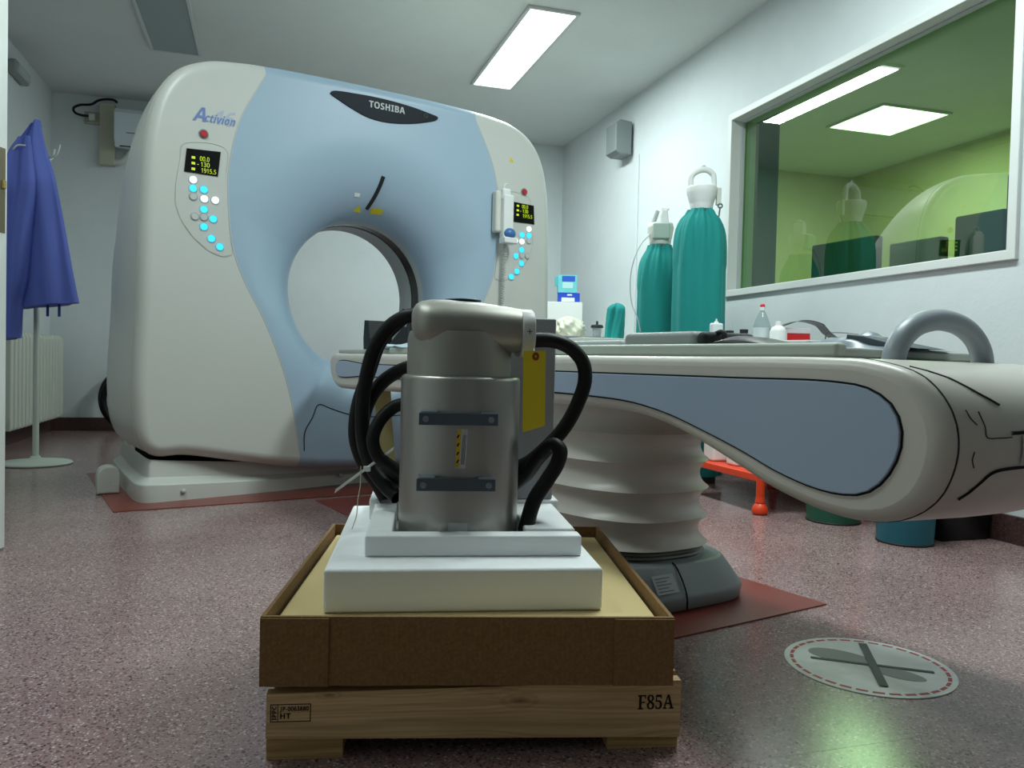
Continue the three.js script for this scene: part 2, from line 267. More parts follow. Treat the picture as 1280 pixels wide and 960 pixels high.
  for (let k = 0; k <= 14; k++) { const u = k / 14, z = -FR - (DZ - FR) * u, e = 0.035 * Math.sin(Math.PI * Math.min(1, u * 1.15)) ;
    shell.push(out.map((p, i) => { const up = Math.max(0, (p[1] - 0.95) / 0.9), dn = 0.30 * Math.pow(u, 1.6) * up * up, sq = 0.16 * Math.pow(u, 1.4) * up * up * p[0], lo = p[1] < 0.3 ? (0.3 - p[1]) * 0.4 * Math.min(1, u * 3) : 0; return [p[0] + nrm[i][0] * e - sq, p[1] + nrm[i][1] * e * (p[1] > 0.3 ? 1 : 0) - dn - lo * 0, z]; })); }
  part(t, 'side_shell', loft(shell), M.cream); part(t, 'cover_joint', tube(out.filter((p, i) => i % 2 === 0).map((p, i) => [p[0] + nrm[i * 2][0] * 0.0005, p[1] + nrm[i * 2][1] * 0.0005, -FR - 0.004]), 0.0028, 260, 6, true), M.creamDark);
  // rear cover with its opening
  const last = shell[shell.length - 1], back = []; for (let k = 0; k <= 6; k++) back.push(last.map((p) => { const dx = p[0] - CX, dy = p[1] - CY, R = Math.hypot(dx, dy), q = R + (0.58 - R) * k / 6; return [CX + dx / R * q, CY + dy / R * q, -DZ]; }));
  part(t, 'rear_cover', loft(back), M.cream);
  // bore rings
  const ring = (pts) => { const g = new THREE.LatheGeometry(pts.map(([r, z]) => V2(r, z)), 96); g.rotateX(Math.PI / 2); g.translate(CX, CY, 0); return g; };
  part(t, 'bore_lip', ring([[0.352, -0.213], [0.347, -0.225], [0.347, -0.262]]), M.lightGrey);
  part(t, 'scan_window', ring([[0.349, -0.262], [0.349, -0.345]]), MAT(M.black, { roughness: 0.25 }), 'black scan window ring');
  part(t, 'bore_lining', ring([[0.347, -0.345], [0.3465, -0.35], [0.346, -0.42], [0.3475, -0.425], [0.3475, -0.435], [0.346, -0.44], [0.346, -0.49], [0.352, -0.505], [0.45, -0.7], [0.58, -0.98]]), M.lightGrey);
  // access panel line and laser slit
  part(t, 'access_panel_gap', tube([[-0.321, 0.19, 0], [-0.319, 0.273, 0], [-0.283, 0.339, 0], [-0.261, 0.387, -0.002], [-0.246, 0.394, -0.004], [-0.199, 0.376, -0.006], [-0.099, 0.345, -0.01], [0.027, 0.334, -0.011], [0.146, 0.34, -0.008]].map(([x, y, z]) => [x, y, surf(x, y) + 0.0005]), 0.0022, 60, 6), M.gap);
  function surf(x, y) { const dx = x - CX, dy = y - CY, r = Math.hypot(dx, dy); let best = null; const a = Math.atan2(dy, dx); let bd = 9, R = 1; for (const p of poly) { let d = Math.abs(Math.atan2(p[1] - CY, p[0] - CX) - a); d = Math.min(d, 2 * Math.PI - d); if (d < bd) { bd = d; R = Math.hypot(p[0] - CX, p[1] - CY); } } const wd = Math.min(0.36, (R - R0) * 0.96); return prof(Math.max(0, Math.min(1, (r - R0) / wd))); }
  const onSurf = (g, lift) => { const p = g.attributes.position; for (let i = 0; i < p.count; i++) p.setZ(i, p.getZ(i) + surf(p.getX(i), p.getY(i)) + lift); g.computeVertexNormals(); return g; };
  const slitPts = [[0.041, 1.455], [0.03, 1.41], [0.014, 1.36], [-0.006, 1.31]]; 
  part(t, 'laser_slit', tube(slitPts.map(([x, y]) => [x, y, surf(x, y) + 0.001]), 0.0095, 30, 10), M.black, 'dark positioning laser slit');
  const slab = (x0, x1, y0, y1, n) => { const g = new THREE.BoxGeometry(x1 - x0, y1 - y0, 0.002, n, n, 1); g.translate((x0 + x1) / 2, (y0 + y1) / 2, 0); return g; };
  part(t, 'warning_label', onSurf(slab(0.016, 0.072, 1.293, 1.316, 4), 0.002), M.yellow, 'yellow laser warning label'); 
  part(t, 'warning_triangle', onSurf(extr([[-0.068, 1.292], [-0.03, 1.292], [-0.049, 1.322]], 0.002), 0.001), M.yellow, 'yellow warning triangle');
  part(t, 'indicator_lens', onSurf(slab(-0.085, -0.058, 1.352, 1.368, 2), 0.002), M.white);
  // badge
  const bp = spline([[-0.232, 1.797], [-0.222, 1.809], [-0.106, 1.82], [0.015, 1.822], [0.152, 1.814], [0.258, 1.799], [0.306, 1.787], [0.301, 1.776], [0.224, 1.747], [0.142, 1.727], [0.04, 1.715], [-0.049, 1.721], [-0.136, 1.75], [-0.195, 1.777]], 90, true).slice(0, 90).map(([x, y]) => [x, (y - 1.77) * 0.97 + 1.752]);
  const bd = part(t, 'name_badge', extr(bp, 0.004, 0.0015), MAT(M.black, { color: new THREE.Color('#121a24'), roughness: 0.5, specularIntensity: 0.35 }), 'black lens-shaped badge'); 
  const tg = text('TOSHIBA', 0.03, 0.0015, fontBold, 0.178); tg.translate(-0.048, 1.752, 0.0052); part(bd, 'lettering', tg, M.lightGrey);
  const em = new THREE.TorusGeometry(0.009, 0.0014, 6, 20); em.translate(0.24, 1.766, 0.0055); part(bd, 'emblem', em, S('#3d5a3f', 0.5));
  // logo script and number on the left cover
  const ital = new THREE.Matrix4().makeShear(0, 0, 0.3, 0, 0, 0);
  const num = text('16', 0.062, 0.0008, fontBold, 0.075); num.applyMatrix4(ital); num.translate(-0.726, 1.555, 0.0002); part(t, 'number_lettering', num, S('#b3bccf', 0.5), 'pale blue number 16');
  const a1 = text('A', 0.058, 0.0012, fontBold, 0.05); a1.applyMatrix4(ital); a1.translate(-0.806, 1.557, 0.0006); const a2 = text('ctivion', 0.033, 0.0012, fontBold, 0.118); a2.applyMatrix4(ital); a2.translate(-0.76, 1.56, 0.0006); part(t, 'logo_lettering', [a1, a2], S('#6d86bd', 0.5), 'blue script logo');
  // control panels left and right
  const buttonsL = [[-0.8, 1.316, 'w'], [-0.8, 1.281, 'c'], [-0.758, 1.282, 'c'], [-0.799, 1.248, 'g'], [-0.756, 1.244, 'w'], [-0.713, 1.244, 'w'], [-0.757, 1.201, 'c'], [-0.792, 1.168, 'g'], [-0.757, 1.169, 'g'], [-0.72, 1.166, 'c'], [-0.756, 1.13, 'c'], [-0.726, 1.085, 'c'], [-0.692, 1.054, 'c']];
  const buttonsR = [[0.842, 1.295, 'w'], [0.8, 1.26, 'c'], [0.843, 1.26, 'c'], [0.761, 1.227, 'w'], [0.8, 1.226, 'w'], [0.843, 1.233, 'g'], [0.799, 1.183, 'c'], [0.766, 1.149, 'c'], [0.802, 1.154, 'g'], [0.835, 1.155, 'g'], [0.8, 1.114, 'c'], [0.774, 1.071, 'c'], [0.741, 1.041, 'c']];
  const bm = { w: S('#f4f6f6', 0.4, 0, { emissive: new THREE.Color(0.75, 0.85, 0.85) }), c: S('#30b8e8', 0.4, 0, { emissive: new THREE.Color(0.04, 0.62, 1.0) }), g: S('#c6cac8', 0.45) };
  const panelPts = [[-0.841, 1.452], [-0.674, 1.46], [-0.672, 1.345], [-0.668, 1.235], [-0.652, 1.098], [-0.644, 1.026], [-0.682, 1.015], [-0.738, 1.034], [-0.797, 1.083], [-0.843, 1.145], [-0.866, 1.209], [-0.866, 1.29], [-0.852, 1.385]];
  const bgeo = new THREE.CylinderGeometry(0.0135, 0.015, 0.007, 20); bgeo.rotateX(Math.PI / 2);
  const ringGeo = new THREE.TorusGeometry(0.0165, 0.002, 6, 24);
  for (const s of [-1, 1]) {
    const cp = part(t, 'control_panel', extr(panelPts.map(([x, y]) => [s < 0 ? x : -x, y]).filter((p) => s < 0 || p[0] > 0), 0.0012, 0.0006), M.cream, s < 0 ? 'left button panel' : 'right button panel');
    const edge = panelPts.map(([x, y]) => [s * -x, y, 0.0008]); part(cp, 'panel_outline', tube(edge, 0.0009, 120, 5, true), M.creamDark);
    for (const [x, y, k] of (s < 0 ? buttonsL : buttonsR)) { const bt = part(cp, 'button', bgeo, bm[k], k === 'c' ? 'glowing cyan button' : k === 'w' ? 'glowing white button' : 'unlit grey button'); bt.position.set(x, y, 0.0035); part(cp, 'button_ring', ringGeo, M.lightGrey).position.set(x, y, 0.002); }
    const q = s < 0 ? [[-0.836, 1.344], [-0.704, 1.342], [-0.694, 1.445], [-0.827, 1.439]] : [[0.746, 1.321], [0.874, 1.322], [0.868, 1.418], [0.741, 1.423]];
    const ds = part(cp, 'display', extr(q, 0.004, 0.002), MAT(M.black, { roughness: 0.2 }), 'black status display with yellow-green digits');
    const dm = S('#8ea012', 0.5, 0, { emissive: new THREE.Color(0.42, 0.55, 0.02) }), x0 = s < 0 ? -0.78 : 0.79, gl = [];
    for (const [str, dx, y, h, w] of [['00.0', 0.004, 1.396, 0.018, 0.037], ['- 130', -0.006, 1.373, 0.018, 0.048], ['1915.5', 0.01, 1.349, 0.018, 0.058]]) { const g = text(str, h, 0.0006, fontSans, w); g.translate(x0 + dx, y, 0.0062); gl.push(g); }
    part(ds, 'digits', gl, dm, 'yellow-green digits'); const ic = []; for (const y of [1.4, 1.377, 1.354]) ic.push(rb(x0 - 0.028, x0 - 0.014, y, y + 0.01, 0.0061, 0.0067, 0.0002, 1)); part(ds, 'symbols', ic, dm);
    const rbtn = new THREE.CylinderGeometry(0.013, 0.015, 0.01, 20); rbtn.rotateX(Math.PI / 2); rbtn.translate(s < 0 ? -0.762 : 0.808, s < 0 ? 1.508 : 1.481, 0.005); const eb = part(t, 'emergency_button', rbtn, M.red, 'small red emergency button');
    const er = new THREE.TorusGeometry(0.0165, 0.003, 8, 24); er.translate(s < 0 ? -0.762 : 0.808, s < 0 ? 1.508 : 1.481, 0.002); part(eb, 'collar', er, M.grey);
  }
  part(t, 'warning_triangle', extr([[0.712, 1.622], [0.74, 1.622], [0.726, 1.647]], 0.001), M.yellow, 'yellow warning triangle');
  // plinth: front skirts with a ledge, slightly drawn in towards the couch
  const px = [[-0.99, -0.9], [-1.0, -0.3], [-0.985, -0.03], [-0.955, 0.0], [-0.8, -0.018], [-0.4, -0.085], [0, -0.16], [0.4, -0.085], [0.8, -0.018], [0.955, 0.0], [0.985, -0.03], [1.0, -0.3], [0.99, -0.9]];
  const pl = new THREE.CatmullRomCurve3(px.map(([x, z]) => V(x, 0, z)), false, 'centripetal').getSpacedPoints(140).map((p) => [p.x, p.z]);
  const pn = pl.map((p, i) => { const a = pl[Math.max(0, i - 1)], b = pl[Math.min(pl.length - 1, i + 1)], tx = b[0] - a[0], tz = b[1] - a[1], l = Math.hypot(tx, tz); return [-tz / l, tx / l]; });
  const topY = (x) => 0.112 + 0.06 * Math.pow(Math.min(1, Math.abs(x) / 0.93), 1.5);
  const rows = [[0.003, 0], [0.02, 0], [0.4, 0], [0.44, -0.003], [0.56, -0.03], [0.6, -0.034], [0.9, -0.04], [1, -0.05]];
  const skirt = rows.map(([h, o]) => pl.map((p, i) => [p[0] + pn[i][0] * o, (0.003 + (topY(p[0]) - 0.003) * h), p[1] + pn[i][1] * o]));
  part(t, 'plinth', [loft(skirt.reverse(), { closed: false })], M.cream);
  part(t, 'plinth_core', bx(-0.93, 0.93, 0.004, 0.075, -0.92, -0.24), M.gap);
  part(t, 'underframe', [rb(-0.9, 0.9, 0.07, 0.3, -0.85, -0.27, 0.02, 2)], M.gap);
  const boltG = new THREE.SphereGeometry(0.011, 12, 8); for (const [x, y, z] of [[-0.82, 0.04, -0.012], [-0.1, 0.05, -0.138]]) part(t, 'bolt', boltG, M.lightGrey).position.set(x, y, z);
  const fb = part(t, 'levelling_foot', extr(spline([[-0.062, 0.0], [-0.062, 0.08], [-0.05, 0.108], [-0.02, 0.118], [0.01, 0.112], [0.024, 0.09], [0.024, 0]], 24), 0.06, 0.008), M.cream); fb.position.set(-1.05, 0.004, -0.36); const fbb = part(fb, 'bolt', new THREE.SphereGeometry(0.009, 10, 8), M.lightGrey); fbb.position.set(-0.01, 0.05, 0.06);
}
// handset in its bracket on the right of the gantry face
{ const t = thing('intercom_handset', 'white remote handset with a blue end hanging on the gantry face', 'handset', G(0.66, 0, 0), GA);
  part(t, 'wall_bracket', [rb(-0.045, -0.012, 1.25, 1.46, 0.001, 0.05, 0.014, 3)], M.offwhite);
  part(t, 'handset_body', [rb(-0.015, 0.045, 1.22, 1.44, 0.03, 0.075, 0.01, 3), rb(-0.018, 0.03, 1.41, 1.47, 0.03, 0.07, 0.012, 3)], M.white);
  const b = new THREE.SphereGeometry(0.036, 20, 12); b.scale(0.95, 0.8, 0.75); b.translate(0.022, 1.245, 0.07); part(t, 'blue_knob', b, S('#3d6fa8', 0.35), 'rounded blue end knob');
  part(t, 'clip', [rb(-0.016, 0.06, 1.196, 1.226, 0.03, 0.09, 0.006, 2)], M.white);
  const loopP = tube([[0.0, 1.46, 0.05], [0.0, 1.49, 0.05], [0.025, 1.495, 0.045], [0.05, 1.45, 0.03]], 0.003, 30, 6); part(t, 'wire_loop', loopP, M.white);
  const coil = []; for (let i = 0; i <= 340; i++) { const u = i / 340, a = i * 0.55; coil.push([0.016 + Math.cos(a) * 0.008, 1.2 - u * 0.36, 0.045 - u * 0.02 + Math.sin(a) * 0.008]); } part(t, 'coiled_cord', tube(coil, 0.0026, 700, 5), M.lightGrey); }

// ---------------------------------------------------------------- floor plates under the scanner and the couch
single('floor_plate', 'dark red floor plate under the scanner gantry', 'plate', bx(-1.095, 1.095, 0.0006, 0.0035, -1.0, 0.14), M.plate, G(0, 0, 0), GA, undefined);
single('floor_plate', 'dark red floor plate under the couch column', 'plate', bx(-0.335, 0.335, 0.0006, 0.0035, 0.2, 2.2), M.plate, G(0, 0, 0), GA, undefined);

// ---------------------------------------------------------------- the patient couch (same local frame, z measured from the gantry face)
const CZ = 1.65;
{ const t = thing('patient_couch', 'long cream patient couch with a blue side panel and bellows column', 'couch', G(0, 0.0035, CZ), GA);
  const HW = 0.27;
  const prof = spline([[0.165, 0.6], [0.19, 0.617], [0.3, 0.619], [0.9, 0.619], [1.6, 0.619], [2.3, 0.619], [2.6, 0.619], [2.69, 0.614], [2.765, 0.589], [2.808, 0.535], [2.817, 0.475], [2.792, 0.405], [2.745, 0.366], [2.68, 0.351], [2.6, 0.357], [2.505, 0.38], [2.42, 0.412], [2.344, 0.44], [2.25, 0.47], [2.153, 0.489], [2.05, 0.496], [1.9, 0.497], [1.4, 0.492], [0.8, 0.482], [0.35, 0.475], [0.25, 0.48], [0.19, 0.51], [0.16, 0.56]], 260, true).slice(0, 260);
  const pn = prof.map((p, i) => { const a = prof[(i + 258) % 260], b = prof[(i + 2) % 260], tx = b[0] - a[0], ty = b[1] - a[1], l = Math.hypot(tx, ty); return [-ty / l, tx / l]; });
  const xs = [[-HW, 0.02], [-HW + 0.002, 0.012], [-HW + 0.007, 0.005], [-HW + 0.014, 0.001], [-HW + 0.022, 0], [-0.2, 0], [-0.12, 0], [0, 0]];
  const all = [...xs, ...xs.slice(0, -1).reverse().map(([x, o]) => [-x, o])];
  const rings = all.map(([x, o]) => prof.map((p, i) => { const k = Math.max(0, Math.min(1, (p[0] - 2.35) / 0.45)), bl = 0.07 * k * k * (1 - (x / HW) * (x / HW)); return [x, p[1] - pn[i][1] * o, p[0] - pn[i][0] * o - CZ + bl]; }));
  const capFace = (x, o) => { const g = new THREE.ShapeGeometry(shape(prof.map((p, i) => [p[0] - pn[i][0] * o - CZ, p[1] - pn[i][1] * o]))); g.rotateY(-Math.PI / 2); g.translate(x, 0, 0); return g; };
  part(t, 'body', [loft(rings), capFace(-HW, 0.02), capFace(HW, 0.02)], M.couch);
  const pan = spline([[0.26, 0.577], [0.6, 0.5775], [1.2, 0.5775], [1.9, 0.577], [2.4, 0.577], [2.64, 0.576], [2.7, 0.567], [2.742, 0.54], [2.757, 0.5], [2.748, 0.455], [2.72, 0.415], [2.69, 0.398], [2.65, 0.393], [2.6, 0.397], [2.53, 0.413], [2.44, 0.444], [2.343, 0.473], [2.24, 0.5], [2.125, 0.518], [2.0, 0.524], [1.853, 0.526], [1.2, 0.53], [0.6, 0.534], [0.26, 0.537]], 220, true).slice(0, 220).map(([z, y]) => [z - CZ, y]);
  const side = (pts, d, x, bev) => { const g = extr(pts, d, bev); g.rotateY(-Math.PI / 2); g.translate(x, 0, 0); return g; };       // lies in the z-y plane, thickness towards -x
  const grow = (pts, e) => pts.map((p, i) => { const n = pts.length, a = pts[(i + n - 2) % n], b = pts[(i + 2) % n], tx = b[0] - a[0], ty = b[1] - a[1], l = Math.hypot(tx, ty); return [p[0] - ty / l * e, p[1] + tx / l * e]; });
  for (const s of [-1, 1]) {
    const gg = side(grow(pan, 0.0035), 0.003, -HW + 0.002, 0), pg = side(pan, 0.006, -HW + 0.002, 0.002);
    if (s > 0) { gg.scale(-1, 1, 1); pg.scale(-1, 1, 1); for (const g of [gg, pg]) { const p = g.attributes.position, q = g.attributes.normal; for (let i = 0; i < p.count; i += 3) for (const at of [p, q]) for (let c = 0; c < 3; c++) { const k = at.array[(i + 1) * 3 + c]; at.array[(i + 1) * 3 + c] = at.array[(i + 2) * 3 + c]; at.array[(i + 2) * 3 + c] = k; } } }
    const pp = part(t, 'side_panel', pg, M.panelBlue, 'grey-blue inset side panel'); part(pp, 'panel_groove', gg, M.gap);
  }
  // end cap seams and label
  const endPts = (x, off, i0, i1) => { const r = []; for (let i = i0; i <= i1; i += 1) { const p = prof[i], k = Math.max(0, Math.min(1, (p[0] - 2.35) / 0.45)), bl = 0.07 * k * k * (1 - (x / HW) * (x / HW)); r.push([x, p[1] + pn[i][1] * off, p[0] + pn[i][0] * off - CZ + bl]); } return r; };
  let iA = 0, iB = 0; prof.forEach((p, i) => { if (p[1] > 0.6 && p[0] < 2.6 && p[0] > 1) iA = Math.max(iA, i); if (p[1] < 0.36 && p[0] > 2.6) iB = Math.max(iB, i); });
  part(t, 'end_cap_seam', tube(endPts(-0.243, -0.0005, iA, iB), 0.0016, 120, 6), M.dark);
  const skin = (x, y) => { for (let i = iA; i < iB; i++) { const a = prof[i], b = prof[i + 1]; if (a[0] > 2.62 && b[0] > 2.62 && a[1] >= y && b[1] <= y) { const u = (a[1] - y) / Math.max(1e-6, a[1] - b[1]), z = a[0] + (b[0] - a[0]) * u, k = Math.max(0, Math.min(1, (z - 2.35) / 0.45)); return [x, y, z - CZ + 0.07 * k * k * (1 - (x / HW) * (x / HW)) + 0.0003]; } } return [x, y, 2.8 - CZ]; };
  const onSkin = (pts, n = 40) => new THREE.CatmullRomCurve3(pts.map(([x, y]) => V(x, y, 0)), false, 'centripetal').getSpacedPoints(n).map((p) => skin(p.x, p.y));
  part(t, 'end_cap_gap', tube(onSkin([[-0.228, 0.606], [-0.205, 0.59], [-0.185, 0.57], [-0.16, 0.55]]), 0.0016, 90, 6), M.dark);
  part(t, 'end_cap_gap', tube(onSkin([[-0.155, 0.508], [-0.12, 0.51], [-0.06, 0.512], [0.06, 0.513]]), 0.0028, 90, 6), M.gap);
  part(t, 'end_cap_gap', tube(onSkin([[-0.213, 0.404], [-0.198, 0.428], [-0.185, 0.445], [-0.172, 0.451], [-0.08, 0.458], [0.06, 0.462]]), 0.0024, 90, 6), M.gap);
  part(t, 'service_hatch', tube(onSkin([[-0.203, 0.54], [-0.2, 0.515], [-0.199, 0.502], [-0.175, 0.501], [-0.156, 0.502]]), 0.0009, 90, 5), M.dark);
  part(t, 'scratch', tube(onSkin([[-0.222, 0.542], [-0.219, 0.53], [-0.212, 0.52]]), 0.0008, 90, 5), M.dark); part(t, 'scratch', tube(onSkin([[-0.219, 0.48], [-0.22, 0.468], [-0.215, 0.455]]), 0.0008, 90, 5), M.dark);
  const lb = []; for (let i = 0; i <= 6; i++) { const y = 0.462 + 0.042 * i / 6; lb.push([skin(-0.138, y), skin(-0.1, y), skin(-0.06, y)].map((p) => [p[0], p[1], p[2] + 0.0012])); }
  const rl = part(t, 'rating_label', loft(lb, { closed: false }), S('#b9bcc2', 0.5), 'white rating label');
  part(rl, 'print', [tube([[-0.12, 0.492], [-0.1, 0.492], [-0.1, 0.498]].map(([x, y]) => { const p = skin(x, y); p[2] += 0.0014; return p; }), 0.0005, 20, 4), tube([[-0.118, 0.472], [-0.118, 0.48], [-0.108, 0.48], [-0.108, 0.472]].map(([x, y]) => { const p = skin(x, y); p[2] += 0.0014; return p; }), 0.0005, 20, 4)], M.dark);
  // table top with its light edge rails
  part(t, 'table_top', [rb(-0.215, 0.215, 0.6195, 0.638, 0.12 - CZ, 2.61 - CZ, 0.006, 2)], S('#aeb4ac', 0.4));
  part(t, 'edge_rail', rb(-0.232, -0.2, 0.6185, 0.6455, 0.7 - CZ, 2.61 - CZ, 0.008, 3), S('#b4bdb2', 0.4)); part(t, 'edge_rail', rb(0.2, 0.232, 0.6185, 0.6455, 0.7 - CZ, 2.53 - CZ, 0.008, 3), S('#b4bdb2', 0.4));
  // handle arch over the end
  const hp = []; for (let i = 0; i <= 24; i++) { const a = Math.PI * i / 24; hp.push([0.01 - Math.cos(a) * 0.148, 0.6 + Math.pow(Math.sin(a), 0.85) * 0.094, 2.655 - CZ]); } part(t, 'grab_handle', tube(hp, 0.02, 60, 14), S('#9aa3ab', 0.4), 'grey arched grab handle');
  // bellows column
  const bell = (a, b, y) => { const r = []; for (let i = 0; i < 72; i++) { const q = i / 72 * 2 * Math.PI, c = Math.cos(q), s = Math.sin(q), e = 0.72; r.push([Math.sign(c) * Math.pow(Math.abs(c), e) * a, y, Math.sign(s) * Math.pow(Math.abs(s), e) * b]); } return r; };
  const br = []; const y0 = 0.135, y1 = 0.5, NP = 5; 
  for (let k = 0; k < NP; k++) for (let j = 0; j < 9; j++) { const u = j / 8, y = y0 + (y1 - y0) * (k + u) / NP, v = 1 - 0.075 * Math.pow(Math.sin(Math.PI * u), 0.7); br.push(bell(0.215 * v, 0.365 * v, y)); }
  part(t, 'bellows', loft(br), S('#cdc8bf', 0.34), 'cream pleated bellows');
  for (let k = 0; k < 4; k++) part(t, 'bellows_ring', loft([bell(0.185 + 0.008, 0.335 + 0.008, 0.1 + k * 0.0095), bell(0.2 + 0.004 * (3 - k), 0.35 + 0.004 * (3 - k), 0.105 + k * 0.0095), bell(0.19, 0.34, 0.1085 + k * 0.0095)]), S('#8d918c', 0.45));
  // base
  const baseP = []; for (let i = 0; i < 64; i++) { const q = i / 64 * 2 * Math.PI, c = Math.cos(q), s = Math.sin(q), e = 0.5; baseP.push([Math.sign(c) * Math.pow(Math.abs(c), e), Math.sign(s) * Math.pow(Math.abs(s), e)]); }
  const bs = (a, b, y) => baseP.map(([u, v]) => [u * a, y, v * b]);
  const bR = [bs(0.25, 0.41, 0), bs(0.262, 0.425, 0.004), bs(0.265, 0.43, 0.03), bs(0.26, 0.425, 0.04), bs(0.225, 0.385, 0.1), bs(0.215, 0.375, 0.106), bs(0.15, 0.3, 0.106)];
  const base = part(t, 'base', loft(bR, { cap1: true }), S('#8a9496', 0.45), 'slate grey base cover');
  part(base, 'base_seam', tube([[-0.035, 0.108, 0.372], [-0.035, 0.1, 0.387], [-0.036, 0.041, 0.4265], [-0.036, 0.005, 0.43]], 0.002, 30, 6), M.gap);
  const lab = (x0, x1, u0, u1, m, n) => { const P = (x, u) => [x, 0.042 + (0.098 - 0.042) * u + 0.0012, 0.4247 + (0.386 - 0.4247) * u + 0.0012]; return part(base, n, loft([[P(x0, u0), P(x1, u0)], [P(x0, u1), P(x1, u1)]], { closed: false }), m); };
  lab(-0.125, -0.055, 0.12, 0.82, S('#a7adb2', 0.5), 'rating_label'); lab(-0.17, -0.145, 0.55, 0.75, S('#b0646c', 0.5), 'warning_label');
  for (let k = 0; k < 5; k++) lab(-0.118, -0.07 - (k % 2) * 0.012, 0.2 + k * 0.12, 0.23 + k * 0.12, S('#5a6066', 0.6), 'label_print').position.set(0, 0.0004, 0.0004);
}
// things left lying on the couch
const couchThing = (name, label, cat, x, y, z, turn = 0) => thing(name, label, cat, G(x, y + 0.0035, z), GA + turn);
{ const t = couchThing('head_holder', 'black head holder on the couch end inside the bore', 'head holder', -0.02, 0.638, 0.42);
  part(t, 'cradle', extr([[-0.2, 0], [0.2, 0], [0.2, 0.09], [0.1, 0.095], [0.03, 0.062], [-0.04, 0.022], [-0.17, 0.018]], 0.14, 0.004).rotateY(-Math.PI / 2).translate(0.07, 0, 0), M.dark); 
  part(t, 'upright_wing', extr([[-0.24, 0.0], [-0.19, 0.0], [-0.175, 0.05], [-0.19, 0.125], [-0.235, 0.13], [-0.245, 0.05]], 0.1, 0.004).rotateY(-Math.PI / 2).translate(-0.0, 0, 0), M.dark); }
{ const r = []; for (let k = 0; k <= 16; k++) { const u = k / 16, z = -0.14 + 0.28 * u, row = []; for (let i = 0; i <= 20; i++) { const q = i / 20 * 2 * Math.PI, w = 0.07, h = 0.03 * (0.6 + 0.4 * Math.sin(u * 9 + 1) * Math.cos(q * 2 + u * 4)); row.push([Math.cos(q) * w * (1 + 0.1 * Math.sin(u * 13)), 0.001 + h * 0.5 * (1 + Math.sin(q)), z]); } r.push(row.slice(0, 20)); }
  single('plastic_cover', 'crumpled pale plastic cover lying beside the black head holder', 'cover', loft(r, { cap0: true, cap1: true }), S('#b9cad6', 0.35), G(-0.168, 0.6415, 0.765), GA); }
{ const t = couchThing('lead_apron', 'folded grey apron roll lying on the couch behind the tube', 'apron', -0.1, 0.638, 2.105);
  part(t, 'roll', rb(-0.08, 0.1, 0, 0.038, -0.125, 0.115, 0.016, 4), S('#8b908f', 0.5)); part(t, 'edge_binding', rb(-0.075, 0.09, 0.001, 0.037, 0.112, 0.14, 0.013, 3), M.dark, 'black edge binding'); part(t, 'strap', tube([[-0.03, 0.03, 0.12], [-0.03, 0.036, 0.15], [-0.03, 0.014, 0.16], [-0.03, 0.008, 0.165]], 0.006, 20, 6), M.dark); }
{ single('flat_pad', 'flat pale grey pad on the couch towards the scanner', 'pad', rb(-0.15, 0.15, 0, 0.024, -0.5, 0.5, 0.01, 3), S('#a9b0b0', 0.55), G(0.03, 0.6415, 1.4), GA);
  single('folded_cloth', 'short pale folded cloth between the apron and black pouch on the couch', 'cloth', rb(-0.08, 0.08, 0, 0.024, -0.07, 0.065, 0.01, 3), S('#b6bcba', 0.7), G(0.1, 0.6415, 2.295), GA);
  const r = []; for (let k = 0; k <= 12; k++) { const u = k / 12, z = -0.08 + 0.17 * u, h = 0.03 * Math.pow(Math.sin(Math.PI * Math.min(1, u * 0.95 + 0.05)), 0.6) * (1 - 0.55 * u) + 0.002; r.push([[-0.06, 0, z], [-0.062, h * 0.6, z], [-0.03, h, z], [0.02, h * 0.95, z], [0.06, h * 0.5, z], [0.06, 0, z]]); }
  single('black_pouch', 'small black pouch on the couch edge', 'pouch', loft(r, { cap0: true, cap1: true }), M.black, G(-0.145, 0.6415, 2.365), GA); }
{ const t = couchThing('plastic_bag', 'crumpled slate plastic bag at the couch foot end', 'bag', 0.006, 0.638, 2.5);
  const r = []; for (let k = 0; k <= 20; k++) { const u = k / 20, z = -0.13 + 0.25 * u, row = []; const H = u < 0.55 ? 0.008 + 0.024 * Math.pow(u / 0.55, 0.8) : 0.032 * (1 - (u - 0.55) / 0.46); for (let i = 0; i <= 18; i++) { const v = i / 18; row.push([-0.085 + 0.2 * v, Math.max(0.0008, Math.sin(Math.PI * v) ** 0.5 * H * (1 + 0.18 * Math.sin(v * 17 + u * 11) + 0.12 * Math.sin(v * 31 - u * 23))), z]); } r.push(row); }
  part(t, 'bag_body', loft(r, { closed: false }), S('#7d8894', 0.35)); part(t, 'flap', extr([[-0.02, 0.0], [0.13, -0.002], [0.06, 0.012], [0.02, 0.022], [-0.015, 0.026]], 0.09, 0.002).rotateY(-Math.PI / 2).translate(0.03, 0.004, 0.02), S('#4a535c', 0.7)); }

